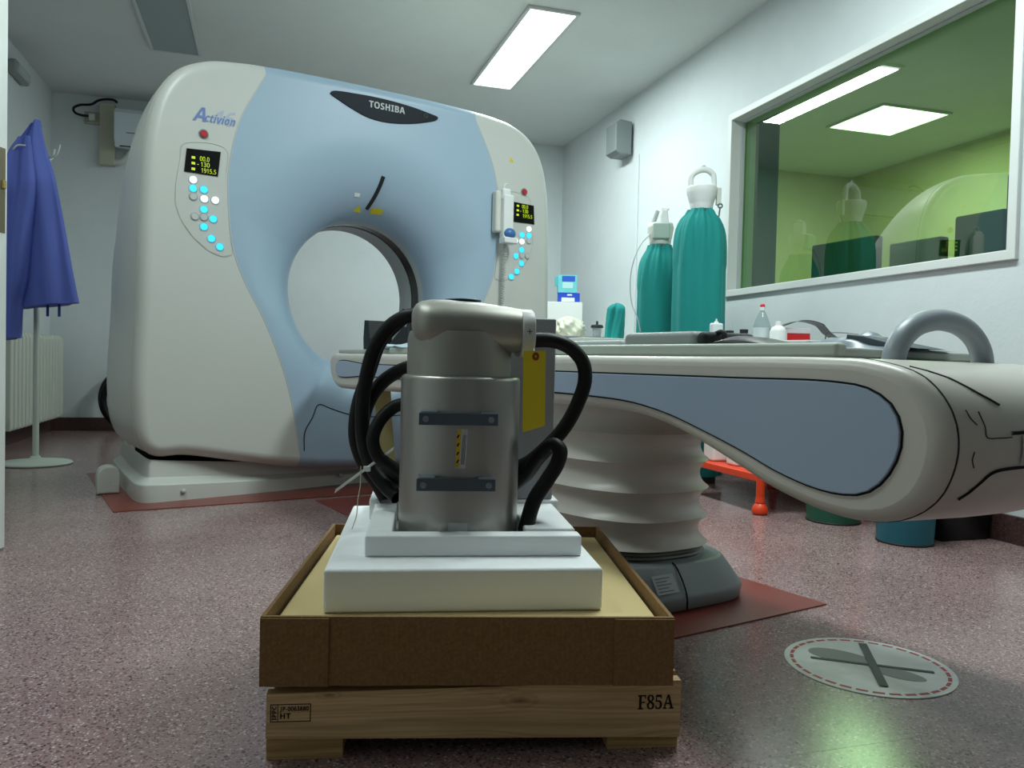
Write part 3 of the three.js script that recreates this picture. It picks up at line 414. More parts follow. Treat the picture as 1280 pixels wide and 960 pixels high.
// ---------------------------------------------------------------- wooden crate base, cardboard tray, foam and the x-ray tube
const CA = -10.4 * RAD, CO = [0.317, 0, -1.167];
const C = (x, y, z) => [CO[0] + x * Math.cos(CA) + z * Math.sin(CA), y, CO[2] - x * Math.sin(CA) + z * Math.cos(CA)];
{ const t = thing('wooden_crate_base', 'low pale pine crate base with stencilled front board', 'crate', CO, CA);
  const w1 = woodTex(11, [[610, 128, 22], [545, 210, 34], [150, 180, 14]]), w2 = woodTex(23, [[300, 90, 12]]); seed = 77;
  const wm = S('#ffffff', 0.7, 0, { map: w1 }), wm2 = S('#e8dcc8', 0.75, 0, { map: w2 });
  const fp = part(t, 'front_board', bx(-0.317, 0.317, 0, 0.076, -0.02, 0), wm, 'front board with stencilled marks'); { const p = fp.geometry.attributes.position; for (let i = 0; i < p.count; i++) { const x = p.getX(i), top = p.getY(i) > 0.03; p.setY(i, top ? 0.1045 + x * 0.011 : 0.026 - x * 0.0253); } const u = fp.geometry.attributes.uv; for (let i = 0; i < u.count; i++) u.setXY(i, u.getX(i) + 0.32, u.getY(i)); }
  for (const [a, b, h] of [[-0.317, -0.205, 0.034], [0.202, 0.315, 0.0205]]) for (const z of [-0.13, -0.62]) part(t, 'foot_block', bx(a, b, 0, Math.min(h, 0.0185 + (a < 0 ? 0.012 : 0)), z, z + 0.125), wm2);
  part(t, 'back_board', bx(-0.317, 0.317, 0.03, 0.1, -0.66, -0.64), wm2);
  for (const x of [-0.31, -0.02, 0.27]) part(t, 'bearer', bx(x, x + 0.04, 0.0305, 0.1, -0.64, -0.0201), wm2);
  for (let k = 0; k < 6; k++) part(t, 'deck_board', bx(-0.3165, 0.3165, 0.1005 + 0.0, 0.1125, -0.655 + k * 0.106, -0.655 + k * 0.106 + 0.098), wm2);
  const st = text('F85A', 0.0225, 0.0006, fontSerif, 0.058); st.translate(0.248, 0.0635, 0); part(t, 'stencil_lettering', st, M.ink, 'black stencilled F85A');
  const sp = [rb(-0.311, -0.252, 0.0845, 0.0858, 0, 0.0006, 0.0002, 1), rb(-0.311, -0.252, 0.0588, 0.0601, 0, 0.0006, 0.0002, 1), rb(-0.311, -0.3097, 0.0588, 0.0858, 0, 0.0006, 0.0002, 1), rb(-0.2533, -0.252, 0.0588, 0.0858, 0, 0.0006, 0.0002, 1), rb(-0.3005, -0.2995, 0.0588, 0.0858, 0, 0.0006, 0.0002, 1)];
  const t1 = text('JP-0063880', 0.0065, 0.0006, fontBold, 0.042); t1.translate(-0.297, 0.0753, 0); const t2 = text('HT', 0.008, 0.0006, fontBold, 0.015); t2.translate(-0.2965, 0.064, 0); const t3 = text('IPPC', 0.0065, 0.0006, fontBold, 0.021); t3.rotateZ(Math.PI / 2); t3.translate(-0.302, 0.062, 0);
  part(t, 'stamp', [...sp, t1, t2, t3], M.ink, 'black framed treatment stamp'); }
{ const t = thing('cardboard_tray', 'open brown cardboard tray on the wooden crate base', 'box', C(-0.012, 0.1125, 0.013), CA - 0.05);
  const h = 0.104, th = 0.006, w0 = -0.316, w1 = 0.306, dz = -0.68;
  const front = part(t, 'front_wall', bx(w0, w1, 0, h, -th, 0), M.card), back = part(t, 'back_wall', bx(w0, w1, 0, h, dz, dz + th), M.card); 
  for (const x of [w0, w1 - th]) part(t, 'side_wall', bx(x, x + th, 0, h, dz + th, -th), M.card);
  part(t, 'corner_flap', bx(w0, w0 + 0.1, 0.0, h - 0.002, 0, 0.003), M.card); part(t, 'corner_flap', bx(w1 - 0.092, w1, 0.0, h - 0.002, 0, 0.003), M.card);
  part(t, 'bottom', bx(w0 + th, w1 - th, 0, 0.004, dz + th, -th), M.card);
  part(t, 'inner_sheet', bx(w0 + 0.012, w1 - 0.012, 0.078, 0.082, dz + 0.02, -0.012), M.cardPale, 'pale cardboard insert sheet'); 
  for (const x of [w0 + 0.03, w1 - 0.06]) part(t, 'spacer', bx(x, x + 0.03, 0.004, 0.078, dz + 0.05, -0.05), M.card); }
{ const y0 = 0.1946; 
  single('foam_block', 'wide lower white foam block in the cardboard tray', 'foam', rb(-0.2265, 0.2265, 0, 0.071, -0.57, 0, 0.006, 3), M.foam, C(-0.02, y0, -0.08), CA);
  const t = thing('foam_cradle', 'smaller upper white foam cradle holding the metal tube', 'foam', C(0, y0 + 0.071, 0), CA);
  part(t, 'front_block', rb(-0.188, 0.186, 0, 0.036, -0.2, -0.16, 0.004, 3), M.foam); part(t, 'side_block', [rb(-0.188, -0.142, 0, 0.036, -0.48, -0.199, 0.004, 3)], M.foam); part(t, 'side_block', rb(0.094, 0.186, 0, 0.036, -0.48, -0.222, 0.004, 3), M.foam); part(t, 'rear_block', rb(-0.2, 0.2, 0, 0.043, -0.64, -0.479, 0.004, 3), M.foam); }
{ const t = thing('xray_tube', 'silver metal x-ray tube housing standing in white foam', 'x-ray tube', C(-0.023, 0.2657, -0.315), CA);
  const r = 0.1125; // origin at the housing's foot
  part(t, 'housing', lathe([[0, 0], [r - 0.02, 0], [r - 0.004, 0.004], [r, 0.012], [r, 0.3], [r - 0.002, 0.306], [r - 0.008, 0.309], [0, 0.309]], 72), M.steel);
  part(t, 'neck', lathe([[0.098, 0.3], [0.098, 0.375], [0.094, 0.39]], 64).translate(-0.004, 0, 0), M.castMetal);
  // cast head: a lying drum with a domed left end that flows into the neck
  const hd = [], NA = 40; const sec = [[-0.095, 0.012], [-0.093, 0.028], [-0.087, 0.043], [-0.077, 0.052], [-0.06, 0.0575], [-0.03, 0.0585], [0.02, 0.0565], [0.07, 0.052], [0.11, 0.0475]];
  for (const [x, rr] of sec) { const ring = []; for (let i = 0; i < NA; i++) { const a = i / NA * 2 * Math.PI; const e = 0.8, c = Math.cos(a), s = Math.sin(a), zz = Math.sign(c) * Math.pow(Math.abs(c), e) * rr * 1.55, yy = Math.sign(s) * Math.pow(Math.abs(s), e) * rr; ring.push([x, 0.4 + (0.0575 - rr) * 0.25 - (x > 0 ? x * 0.06 : 0) + yy * 0.86, zz]); } hd.push(ring); }
  part(t, 'cast_head', loft(hd, { cap0: true, cap1: true }), M.castMetal, 'dull cast metal head');
  const fl = []; for (const [x, rr] of [[0.107, 0.044], [0.107, 0.0485], [0.109, 0.05], [0.128, 0.05], [0.131, 0.047]]) { const ring = []; for (let i = 0; i < NA; i++) { const a = i / NA * 2 * Math.PI, c = Math.cos(a), s = Math.sin(a); ring.push([x, 0.391 + Math.sign(s) * Math.pow(Math.abs(s), 0.75) * rr * 0.9, Math.sign(c) * Math.pow(Math.abs(c), 0.75) * rr * 1.6]); } fl.push(ring); }
  const flp = part(t, 'end_flange', loft(fl, { cap0: true, cap1: true }), S('#cfd0cd', 0.45), 'white end flange'); 
  part(flp, 'cross_mark', [rb(0.114, 0.124, 0.3915, 0.3928, 0.078, 0.0808, 0.0004, 1), rb(0.1183, 0.1196, 0.387, 0.397, 0.078, 0.0808, 0.0004, 1)], M.dark);
  part(t, 'top_port', [lathe([[0.02, 0.445], [0.034, 0.448], [0.036, 0.4505], [0.034, 0.452], [0.02, 0.4525], [0, 0.4525]], 40).translate(0.0, 0, 0)], S('#3c4348', 0.4, 0.5), 'dark round top port');
  const bsc = new THREE.CylinderGeometry(0.0042, 0.0042, 0.005, 6), scR = new THREE.TorusGeometry(0.0045, 0.001, 6, 16); bsc.rotateX(Math.PI / 2);
  for (const [y, dx, sc] of [[0.234, 0, 0], [0.119, -0.002, 1]]) {
    const b = part(t, 'bracket', extr([[-0.078 + dx, y - 0.0105], [0.06 + dx, y - 0.0105], [0.06 + dx, y + 0.0105], [-0.078 + dx, y + 0.0105]], 0.004, 0.001).translate(0, 0, r + 0.012), S('#5c6670', 0.32, 0.8), 'zinc mounting bracket');
    part(b, 'standoff', [rb(-0.076 + dx, -0.045 + dx, y + 0.004, y + 0.0135, r - 0.045, r + 0.013, 0.002, 1), rb(0.03 + dx, 0.058 + dx, y + 0.004, y + 0.0125, r - 0.035, r + 0.013, 0.002, 1)], M.zinc);
    for (const x of [-0.066, 0.048]) { const s = part(b, 'screw', [bsc.clone(), scR.clone()], M.zinc); s.position.set(x + dx, y, r + 0.018); }
  }
  const wrap = (x0, x1, y0, y1, lift) => { const rows = []; for (let j = 0; j < 2; j++) { const rw = []; for (let i = 0; i <= 6; i++) { const x = x0 + (x1 - x0) * i / 6, R = r + lift; rw.push([x - (j ? 0 : 0.003), j ? y1 : y0, Math.sqrt(R * R - x * x)]); } rows.push(rw); } return loft(rows, { closed: false }); };
  const lb = part(t, 'caution_label', wrap(-0.0105, 0.0085, 0.146, 0.216, 0.0006), S('#b9bdc0', 0.5), 'white and yellow caution label'); part(lb, 'yellow_strip', wrap(-0.0105, -0.003, 0.148, 0.214, 0.001), S('#c9a516', 0.5)); 
  const marks = []; for (const y of [0.156, 0.17, 0.185, 0.2]) marks.push(wrap(-0.0085, -0.0055, y, y + 0.006, 0.0014)); for (let k = 0; k < 3; k++) marks.push(wrap(0.0 + k * 0.0025, 0.0008 + k * 0.0025, 0.153, 0.206, 0.0014)); part(lb, 'print', marks, M.ink);
  part(t, 'reflector_pad', wrap(-0.022, 0.012, 0.012, 0.05, 0.0006), S('#c2c6c6', 0.4, 0.3));
}
{ const t = thing('heat_exchanger_box', 'plain grey metal box standing behind the silver tube', 'box', C(0.035, 0.3087, -0.56), CA);
  part(t, 'housing', rb(-0.152, 0.152, 0, 0.388, -0.075, 0.075, 0.004, 2), M.boxGrey); part(t, 'corner_post', rb(-0.162, -0.1521, 0, 0.386, 0.04, 0.07, 0.003, 2), S('#7b8288', 0.4, 0.4)); part(t, 'cover_seam', bx(-0.1505, 0.1505, 0.33, 0.332, 0.0745, 0.0756), M.grey); }
// cables
const cable = (label, pts, r = 0.0145) => { const o = C(0, 0, 0), g = tube(pts, r, 110, 12), m = single('black_cable', label, 'cable', g, M.rubber, o, CA, 'thick black cables of the tube'); return m; };
cable('outermost thick black cable looping from the top of the tube head', [[-0.085, 0.682, -0.395], [-0.119, 0.69, -0.4], [-0.158, 0.672, -0.42], [-0.19, 0.629, -0.43], [-0.208, 0.567, -0.44], [-0.215, 0.502, -0.44], [-0.211, 0.437, -0.435], [-0.191, 0.381, -0.42], [-0.16, 0.345, -0.4], [-0.14, 0.33, -0.38]]);
cable('middle black cable looping off the tube at its upper rim', [[-0.11, 0.588, -0.42], [-0.133, 0.583, -0.44], [-0.174, 0.557, -0.465], [-0.203, 0.517, -0.478], [-0.217, 0.464, -0.475], [-0.209, 0.411, -0.465], [-0.182, 0.372, -0.45], [-0.13, 0.351, -0.43]]);
cable('innermost short black cable loop left of the tube', [[-0.13, 0.514, -0.4], [-0.15, 0.507, -0.405], [-0.178, 0.479, -0.4], [-0.19, 0.443, -0.39], [-0.18, 0.412, -0.385], [-0.152, 0.388, -0.39], [-0.135, 0.376, -0.39]], 0.013);
cable('rearmost black cable running down into the foam at the left', [[-0.128, 0.7, -0.5], [-0.183, 0.641, -0.505], [-0.207, 0.575, -0.51], [-0.23, 0.5, -0.51], [-0.233, 0.435, -0.505], [-0.213, 0.378, -0.5], [-0.185, 0.339, -0.49], [-0.165, 0.309, -0.475]]);
cable('black cable arching right from the white flange in front of the grey box', [[0.108, 0.645, -0.36], [0.158, 0.646, -0.36], [0.193, 0.634, -0.36], [0.22, 0.606, -0.36], [0.226, 0.57, -0.36], [0.212, 0.522, -0.36], [0.186, 0.473, -0.36], [0.15, 0.43, -0.37], [0.118, 0.4, -0.385], [0.09, 0.385, -0.4]]);
cable('black cable bent sharply down into the foam at the right', [[0.08, 0.345, -0.4], [0.11, 0.375, -0.37], [0.135, 0.42, -0.335], [0.157, 0.444, -0.315], [0.169, 0.436, -0.305], [0.164, 0.412, -0.298], [0.143, 0.38, -0.288], [0.118, 0.345, -0.275], [0.102, 0.295, -0.262], [0.1, 0.272, -0.26]]);
{ const t = thing('cable_tie', 'white cable tie bundling the black cables', 'cable tie', C(-0.2, 0.386, -0.385), CA);
  part(t, 'tail', loft([[-0.062, -0.045], [0.05, 0.04]].map(([x, y]) => [[x, y - 0.004, 0], [x + 0.002, y + 0.004, 0], [x + 0.002, y + 0.004, 0.002], [x, y - 0.004, 0.002]]), { cap0: true, cap1: true }), M.white);
  part(t, 'lock_head', rb(-0.007, 0.007, -0.005, 0.005, 0, 0.007, 0.0015, 1), M.white);
  part(t, 'string', tube([[-0.012, 0.005, 0.004], [-0.012, -0.03, 0.006], [-0.016, -0.06, 0.01], [-0.018, -0.09, 0.012], [-0.026, -0.117, 0.014]], 0.0011, 30, 5), S('#d8d0b8', 0.8), 'thin pale string'); }
{ const t = thing('hanging_tag', 'yellow card tag hanging from the tube head', 'tag', C(0.105, 0.55, -0.225), CA);
  const g = extr([[-0.0215, 0.072], [0.0195, 0.074], [0.021, -0.062], [-0.0195, -0.075]], 0.0007); part(t, 'card', g, M.yellow); const e = new THREE.TorusGeometry(0.0042, 0.0022, 8, 20); e.scale(1, 1.2, 0.6); e.translate(0.001, 0.063, 0.001); part(t, 'eyelet', e, S('#8a2f1c', 0.5)); part(t, 'string', tube([[0.001, 0.063, 0.001], [0.0, 0.078, -0.02], [-0.002, 0.09, -0.03], [-0.004, 0.1, -0.04]], 0.0008, 16, 5), M.white); }

// ---------------------------------------------------------------- right wall: gas cylinders, speaker, cable duct
function gasCylinder(label, x, z, r, h, turn, tall, group) {
  const t = thing('gas_cylinder', label, 'gas cylinder', [x, 0, z], turn, group);
  part(t, 'bottle', lathe([[0, 0], [r - 0.025, 0], [r - 0.02, 0.01], [r - 0.025, h - 0.3], [r - 0.04, h - 0.2], [0.05, h - 0.1], [0.035, h - 0.05], [0.035, h + 0.015], [0, h + 0.015]], 32), S('#4d5a55', 0.5));
  const rings = [], N = 96; const prof = [[0.04, r + 0.006], [0.3, r + 0.003], [h - 0.5, r], [h - 0.3, r - 0.001], [h - 0.2, r - 0.002], [h - 0.14, r - 0.007], [h - 0.09, r - 0.017], [h - 0.055, r - 0.032], [h - 0.03, r - 0.048], [h - 0.012, 0.063], [h - 0.004, 0.058], [h + 0.004, 0.06]];
  const cv = spline(prof.map(([y, q]) => [q, y]), 46);
  for (const [q, y] of cv) { const row = [], f = y / h; for (let i = 0; i < N; i++) { const a = i / N * 2 * Math.PI, am = f > 0.8 ? 0.0045 * Math.sin(a * 19 + f * 8) * Math.min(1, (f - 0.8) * 8) + 0.004 * Math.sin(a * 8 + 1) : 0, b = 0.0055 * Math.sin(a * 8 + Math.sin(f * 4) * 0.7) * (1 - f * 0.3) + 0.004 * Math.sin(a * 5 + 2 + f); row.push([Math.cos(a) * (q + am + b), y, Math.sin(a) * (q + am + b)]); } rings.push(row); }
  part(t, 'cloth_cover', loft(rings), M.teal, 'gathered teal cloth cover');
  const band = new THREE.TorusGeometry(0.058, 0.004, 8, 40); band.rotateX(Math.PI / 2); band.translate(0, h - 0.004, 0); part(t, 'neck_ring', band, M.darkGrey);
  part(t, 'valve_stem', [cyl(0, h + 0.01, h + 0.12, 0, 0.016), rod([-0.03, h + 0.085, 0], [0.03, h + 0.085, 0], 0.01)], M.chrome);
  if (tall) {
    const cup = part(t, 'valve_guard', lathe([[0.053, h + 0.004], [0.058, h + 0.004], [0.059, h + 0.03], [0.062, h + 0.036], [0.078, h + 0.085], [0.08, h + 0.115], [0.074, h + 0.122], [0.068, h + 0.12], [0.068, h + 0.09], [0.05, h + 0.035]], 48), M.white, 'white plastic valve guard');
    part(cup, 'handle_arch', tube([[-0.06, h + 0.11, 0], [-0.06, h + 0.16, 0], [-0.054, h + 0.182, 0], [-0.02, h + 0.207, 0], [0.025, h + 0.21, 0], [0.054, h + 0.19, 0], [0.06, h + 0.16, 0], [0.06, h + 0.11, 0]], 0.0155, 60, 12), M.white);
    part(cup, 'hook_eye', new THREE.TorusGeometry(0.012, 0.005, 8, 20).translate(0.004, h + 0.222, 0), M.white);
    part(cup, 'gauge', [rb(0.075, 0.1, h + 0.03, h + 0.12, -0.012, 0.012, 0.004, 2)], M.offwhite); part(cup, 'key', [rod([0.09, h - 0.03, 0.01], [0.095, h + 0.02, 0.01], 0.004), new THREE.TorusGeometry(0.011, 0.004, 6, 14).translate(0.095, h + 0.025, 0.01)], M.darkGrey);
  } else {
    const cup = part(t, 'valve_guard', lathe([[0.053, h + 0.004], [0.06, h + 0.004], [0.062, h + 0.03], [0.066, h + 0.04], [0.075, h + 0.1], [0.07, h + 0.125], [0.05, h + 0.128]], 48), M.offwhite, 'pale valve guard');
    part(cup, 'grip', extr([[0.0, h + 0.12], [0.05, h + 0.12], [0.042, h + 0.2], [0.012, h + 0.205], [0.002, h + 0.17]], 0.05, 0.006).translate(-0.005, 0, -0.025), M.white); part(cup, 'lever', rod([-0.02, h + 0.2, 0], [-0.062, h + 0.07, 0], 0.014), M.lightGrey); part(cup, 'regulator', rb(-0.045, 0.05, h + 0.03, h + 0.12, 0.03, 0.075, 0.008, 2), S('#a9bdb2', 0.45)); part(cup, 'cap_knob', rb(0.0, 0.045, h + 0.203, h + 0.215, -0.012, 0.012, 0.004, 2), M.white);
    part(t, 'gas_hose', tube([[-0.05, h + 0.07, 0.03], [-0.11, h + 0.0, 0.05], [-0.155, h - 0.12, 0.06], [-0.165, h - 0.25, 0.06], [-0.15, h - 0.35, 0.07], [-0.12, h - 0.42, 0.09], [-0.1, h - 0.5, 0.095]], 0.0035, 60, 6), M.lightGrey, 'thin pale gas hose');
  }
}
gasCylinder('tall gas cylinder in a teal cloth cover next to the window', 2.156, -3.739, 0.133, 1.42, -17 * RAD, true);
gasCylinder('shorter gas cylinder in a teal cloth cover with a thin hose', 2.15, -4.18, 0.12, 1.295, -25 * RAD, false);
{ const t = thing('wall_speaker', 'small grey loudspeaker high on the right wall', 'speaker', [XR, 2.15, -5.5]);
  part(t, 'cabinet', extr([[-0.02, 0], [-0.02, 0.24], [-0.11, 0.25], [-0.15, 0.22], [-0.15, 0.02], [-0.11, 0.0]], 0.16, 0.01).translate(0, 0, -0.08), S('#7f8787', 0.55)); part(t, 'wall_bracket', rb(-0.022, 0, 0.06, 0.18, -0.05, 0.05, 0.003, 1), M.darkGrey); const sl = []; for (let k = 0; k < 9; k++) sl.push(rb(-0.10, -0.03, 0.03 + k * 0.02, 0.04 + k * 0.02, 0.0795, 0.083, 0.001, 1)); part(t, 'grille', sl, M.dark); }
single('cable_duct', 'thin white vertical cable duct on the right wall below the speaker', 'cable duct', rb(-0.012, 0, 0.1, 2.13, -0.012, 0.012, 0.002, 1), M.wall, [XR, 0, -5.32]);

// trolley with bottles behind the couch
{ const t = thing('orange_trolley', 'orange metal trolley behind the couch', 'trolley', [2.19, 0, -3.12]);
  const x0 = -0.24, x1 = 0.25, z0 = -0.33, z1 = 0.28;
  part(t, 'lower_frame', [rb(x0 - 0.015, x0 + 0.015, 0.135, 0.165, z0, z1, 0.004, 2), rb(x1 - 0.015, x1 + 0.015, 0.135, 0.165, z0, z1, 0.004, 2), rb(x0, x1, 0.135, 0.165, z1 - 0.015, z1 + 0.015, 0.004, 2), rb(x0, x1, 0.135, 0.165, z0 - 0.015, z0 + 0.015, 0.004, 2)], M.orange);
  part(t, 'lower_shelf', bx(x0 + 0.01, x1 - 0.01, 0.155, 0.166, z0 + 0.01, z1 - 0.01), M.orange); part(t, 'upper_shelf', rb(x0 - 0.01, x1 + 0.01, 0.68, 0.7, z0 - 0.01, z1 + 0.01, 0.004, 2), S('#b9c0c0', 0.35, 0.5));
  for (const x of [x0, x1]) for (const z of [z0, z1]) { const l = part(t, 'leg', [rod([x, 0.08, z], [x, 0.68, z], 0.018, 16)], M.orange); part(l, 'caster', [cyl(x, 0.05, 0.085, z, 0.021, 0.016, 16), lathe([[0, 0], [0.028, 0], [0.034, 0.012], [0.03, 0.03], [0.016, 0.052], [0, 0.055]], 20).translate(x, 0, z)], M.orange); } }
const SH = 0.7;
{ const t = thing('plastic_jug', 'white square plastic flask with a small cap behind the couch', 'bottle', [2.007, SH, -3.313]); part(t, 'body', rb(-0.028, 0.028, 0, 0.11, -0.02, 0.02, 0.01, 3), S('#dfe5e8', 0.35)); part(t, 'cap', [cyl(0, 0.108, 0.118, 0, 0.012, 0.008), cyl(0, 0.118, 0.13, 0, 0.004)], M.white); }
const jar = (label, x, z, tip) => { const t = thing('glass_jar', label, 'jar', [x, SH, z], 0, 'small jars behind the couch'); part(t, 'body', lathe([[0, 0], [0.02, 0], [0.022, 0.004], [0.022, 0.05], [0.015, 0.06], [0, 0.06]], 24), S('#b9b7a6', 0.2, 0, { transmission: 0.5, thickness: 0 })); part(t, 'lid', cyl(0, 0.06, 0.076, 0, 0.0185, 0.0185, 24), M.dark); if (tip) part(t, 'dropper', cyl(0, 0.076, 0.11, 0, 0.004, 0.002, 10), M.lightGrey); };
jar('small jar with black lid and a dropper tip on the trolley', 2.068, -3.294, true); jar('small jar with a plain black lid next to the clear bottle', 2.05, -3.15, false);
{ const t = thing('saline_bottle', 'clear plastic bottle with a red cap on the trolley', 'bottle', [2.064, SH, -3.034]); part(t, 'body', lathe([[0, 0], [0.033, 0], [0.036, 0.005], [0.036, 0.085], [0.033, 0.1], [0.02, 0.135], [0.011, 0.15], [0.011, 0.16], [0, 0.16]], 32), S('#dfe9ea', 0.08, 0, { transmission: 0.85, thickness: 0 })); part(t, 'label', lathe([[0.0365, 0.03], [0.0365, 0.08]], 32), S('#c9d2d4', 0.5), 'pale printed label'); const c = part(t, 'neck', cyl(0, 0.155, 0.17, 0, 0.012), M.white); part(c, 'cap', new THREE.SphereGeometry(0.011, 16, 10).translate(0, 0.175, 0), S('#d21f3c', 0.4), 'red cap'); }
{ const t = thing('white_bottle', 'small white plastic bottle right of the clear bottle', 'bottle', [2.075, SH, -2.93]); part(t, 'body', lathe([[0, 0], [0.033, 0], [0.036, 0.004], [0.036, 0.06], [0.026, 0.078], [0.014, 0.085], [0, 0.085]], 28), M.white); part(t, 'cap', cyl(0, 0.085, 0.105, 0, 0.014, 0.012), M.white); }
{ const t = thing('red_box', 'flat red and white carton on the trolley', 'box', [2.17, SH, -2.96], -17 * RAD); part(t, 'carton', rb(-0.055, 0.06, 0, 0.055, -0.04, 0.04, 0.002, 1), S('#c41f26', 0.45)); part(t, 'lid', rb(-0.056, 0.061, 0.055, 0.078, -0.041, 0.041, 0.003, 1), S('#d8cfd2', 0.5)); }
{ const t = thing('curled_film', 'brown curled film sheet lying over the red carton', 'film', [2.2, SH + 0.079, -2.95], -17 * RAD); const r = []; for (let i = 0; i <= 30; i++) { const u = i / 30, x = -0.095 + 0.24 * u, y = 0.03 * Math.sin(Math.PI * Math.min(1, u * 1.15)) + (u > 0.75 ? -(u - 0.75) * 0.16 : 0) + 0.001; r.push([[x, y, -0.05], [x, y, 0.05]]); } part(t, 'sheet', loft(r, { closed: false }), S('#4a2f2c', 0.3)); const q = r.map((s) => s.map((p) => [p[0], p[1] + 0.003, p[2] * 0.98])).slice(4, 24); part(t, 'upper_layer', loft(q, { closed: false }), S('#5a4a48', 0.25)); }
{ const t = thing('wire_rack', 'bent chrome wire rack at the right end of the trolley', 'rack', [2.4, SH, -2.93], -17 * RAD); part(t, 'wire', tube([[-0.08, 0.003, 0.03], [-0.08, 0.055, 0.03], [0.05, 0.06, 0.03], [0.075, 0.055, 0.03], [0.07, 0.035, 0.03], [0.03, 0.003, 0.03]], 0.003, 60, 6), M.chrome); part(t, 'rubber_end', new THREE.SphereGeometry(0.016, 12, 8).translate(0.03, 0.016, 0.0), M.black); }
const jug = (label, x, z) => { const t = thing('white_canister', label, 'canister', [x, 0.166, z], 0, 'white canisters on the lower shelf'); part(t, 'body', rb(-0.045, 0.045, 0, 0.17, -0.045, 0.045, 0.012, 3), M.white); part(t, 'cap', cyl(0, 0.17, 0.19, 0, 0.02), M.lightGrey); };
jug('white canister on the orange lower shelf nearer the bellows', 2.02, -3.3); jug('white canister on the orange lower shelf nearer the orange leg', 2.03, -3.12);

// buckets on the floor beyond the couch
const bucket = (name, label, x, z, r, h, m) => { const t = thing(name, label, 'bucket', [x, 0, z]); part(t, 'body', lathe([[0, 0.0], [r * 0.86, 0], [r * 0.88, 0.008], [r, h], [r + 0.008, h], [r + 0.008, h + 0.012], [r - 0.004, h + 0.012], [r * 0.84, 0.012], [0, 0.012]], 48), m); part(t, 'base_ring', new THREE.TorusGeometry(r * 0.87, 0.004, 8, 48).rotateX(Math.PI / 2).translate(0, 0.004, 0), M.dark); };
bucket('bucket', 'dark green bucket on the floor behind the couch end', 2.17, -2.665, 0.115, 0.28, S('#1f5c48', 0.45)); bucket('bucket', 'teal blue bucket on the floor below the couch end', 2.165, -2.285, 0.105, 0.28, S('#1f6878', 0.42));
{ const t = thing('waste_bin', 'black waste bin standing by the right wall', 'bin', [2.41, 0, -2.36]); part(t, 'body', loft([[0.1, 0], [0.118, 0.3]].map(([a, y]) => [[-a, y, -a], [a, y, -a], [a, y, a], [-a, y, a]]), { cap0: true }), M.black); part(t, 'rim', [rb(-0.123, 0.123, 0.295, 0.31, -0.123, -0.112, 0.003, 1), rb(-0.123, 0.123, 0.295, 0.31, 0.112, 0.123, 0.003, 1), rb(-0.123, -0.112, 0.295, 0.31, -0.113, 0.113, 0.003, 1), rb(0.112, 0.123, 0.295, 0.31, -0.113, 0.113, 0.003, 1)], M.black); }

// side table in the corner behind the gantry
{ const t = thing('side_table', 'white side table in the corner behind the gantry', 'table', [2.27, 0, -5.55]); part(t, 'table_top', rb(-0.25, 0.25, 0.755, 0.785, -0.55, 0.55, 0.004, 2), M.offwhite); for (const x of [-0.22, 0.22]) for (const z of [-0.5, 0.5]) part(t, 'leg', rb(x - 0.02, x + 0.02, 0, 0.755, z - 0.02, z + 0.02, 0.003, 1), M.lightGrey); }
const TT = 0.785;
{ const t = thing('white_carton', 'white cardboard carton under the glove boxes on the side table', 'box', [2.19, TT, -5.82], -17 * RAD); part(t, 'carton', rb(-0.17, 0.13, 0, 0.29, -0.1, 0.1, 0.003, 1), M.white); part(t, 'tape', bx(-0.171, 0.131, 0.14, 0.145, 0.0985, 0.1008), M.lightGrey); }
{ const t = thing('glove_box', 'bright blue glove box on the white carton', 'box', [2.21, TT + 0.29, -5.8], -17 * RAD); part(t, 'carton', rb(-0.08, 0.085, 0, 0.072, -0.06, 0.06, 0.002, 1), S('#1448c4', 0.5)); part(t, 'white_print', bx(-0.055, 0.045, 0.005, 0.035, 0.0595, 0.0608), M.white); part(t, 'white_print', bx(-0.012, 0.025, 0.05, 0.062, 0.0595, 0.0608), M.white); }
{ const t = thing('glove_box', 'pale turquoise glove box topping the stack in the corner', 'box', [2.2, TT + 0.362, -5.8], -17 * RAD); part(t, 'carton', rb(-0.075, 0.07, 0, 0.135, -0.06, 0.06, 0.002, 1), S('#6cc6cc', 0.5)); part(t, 'blue_print', bx(-0.045, 0.055, 0.085, 0.128, 0.0595, 0.0608), S('#2354c0', 0.5)); part(t, 'pale_print', bx(-0.04, 0.04, 0.035, 0.08, 0.0595, 0.0606), S('#b8dcdc', 0.5)); part(t, 'side_flap', bx(-0.1, -0.075, 0.05, 0.125, 0.02, 0.05), S('#58b0b4', 0.5)); }
{ const r = []; for (let k = 0; k <= 26; k++) { const u = k / 26, row = []; for (let i = 0; i < 40; i++) { const a = i / 40 * 2 * Math.PI, q = Math.pow(Math.sin(Math.PI * Math.min(1, u * 0.92 + 0.08)), 0.55) * 0.115 * (1 + 0.14 * Math.sin(a * 5 + u * 9) + 0.1 * Math.sin(a * 11 - u * 17) + 0.06 * Math.sin(a * 17 + u * 31)); row.push([Math.cos(a) * q, u * 0.175, Math.sin(a) * q * 0.6]); } r.push(row); }
  single('plastic_bag', 'crumpled cream plastic bag on the side table in the corner', 'bag', loft(r, { cap0: true, cap1: true }), S('#d9d9c6', 0.3), [2.14, TT, -5.6], -17 * RAD); }
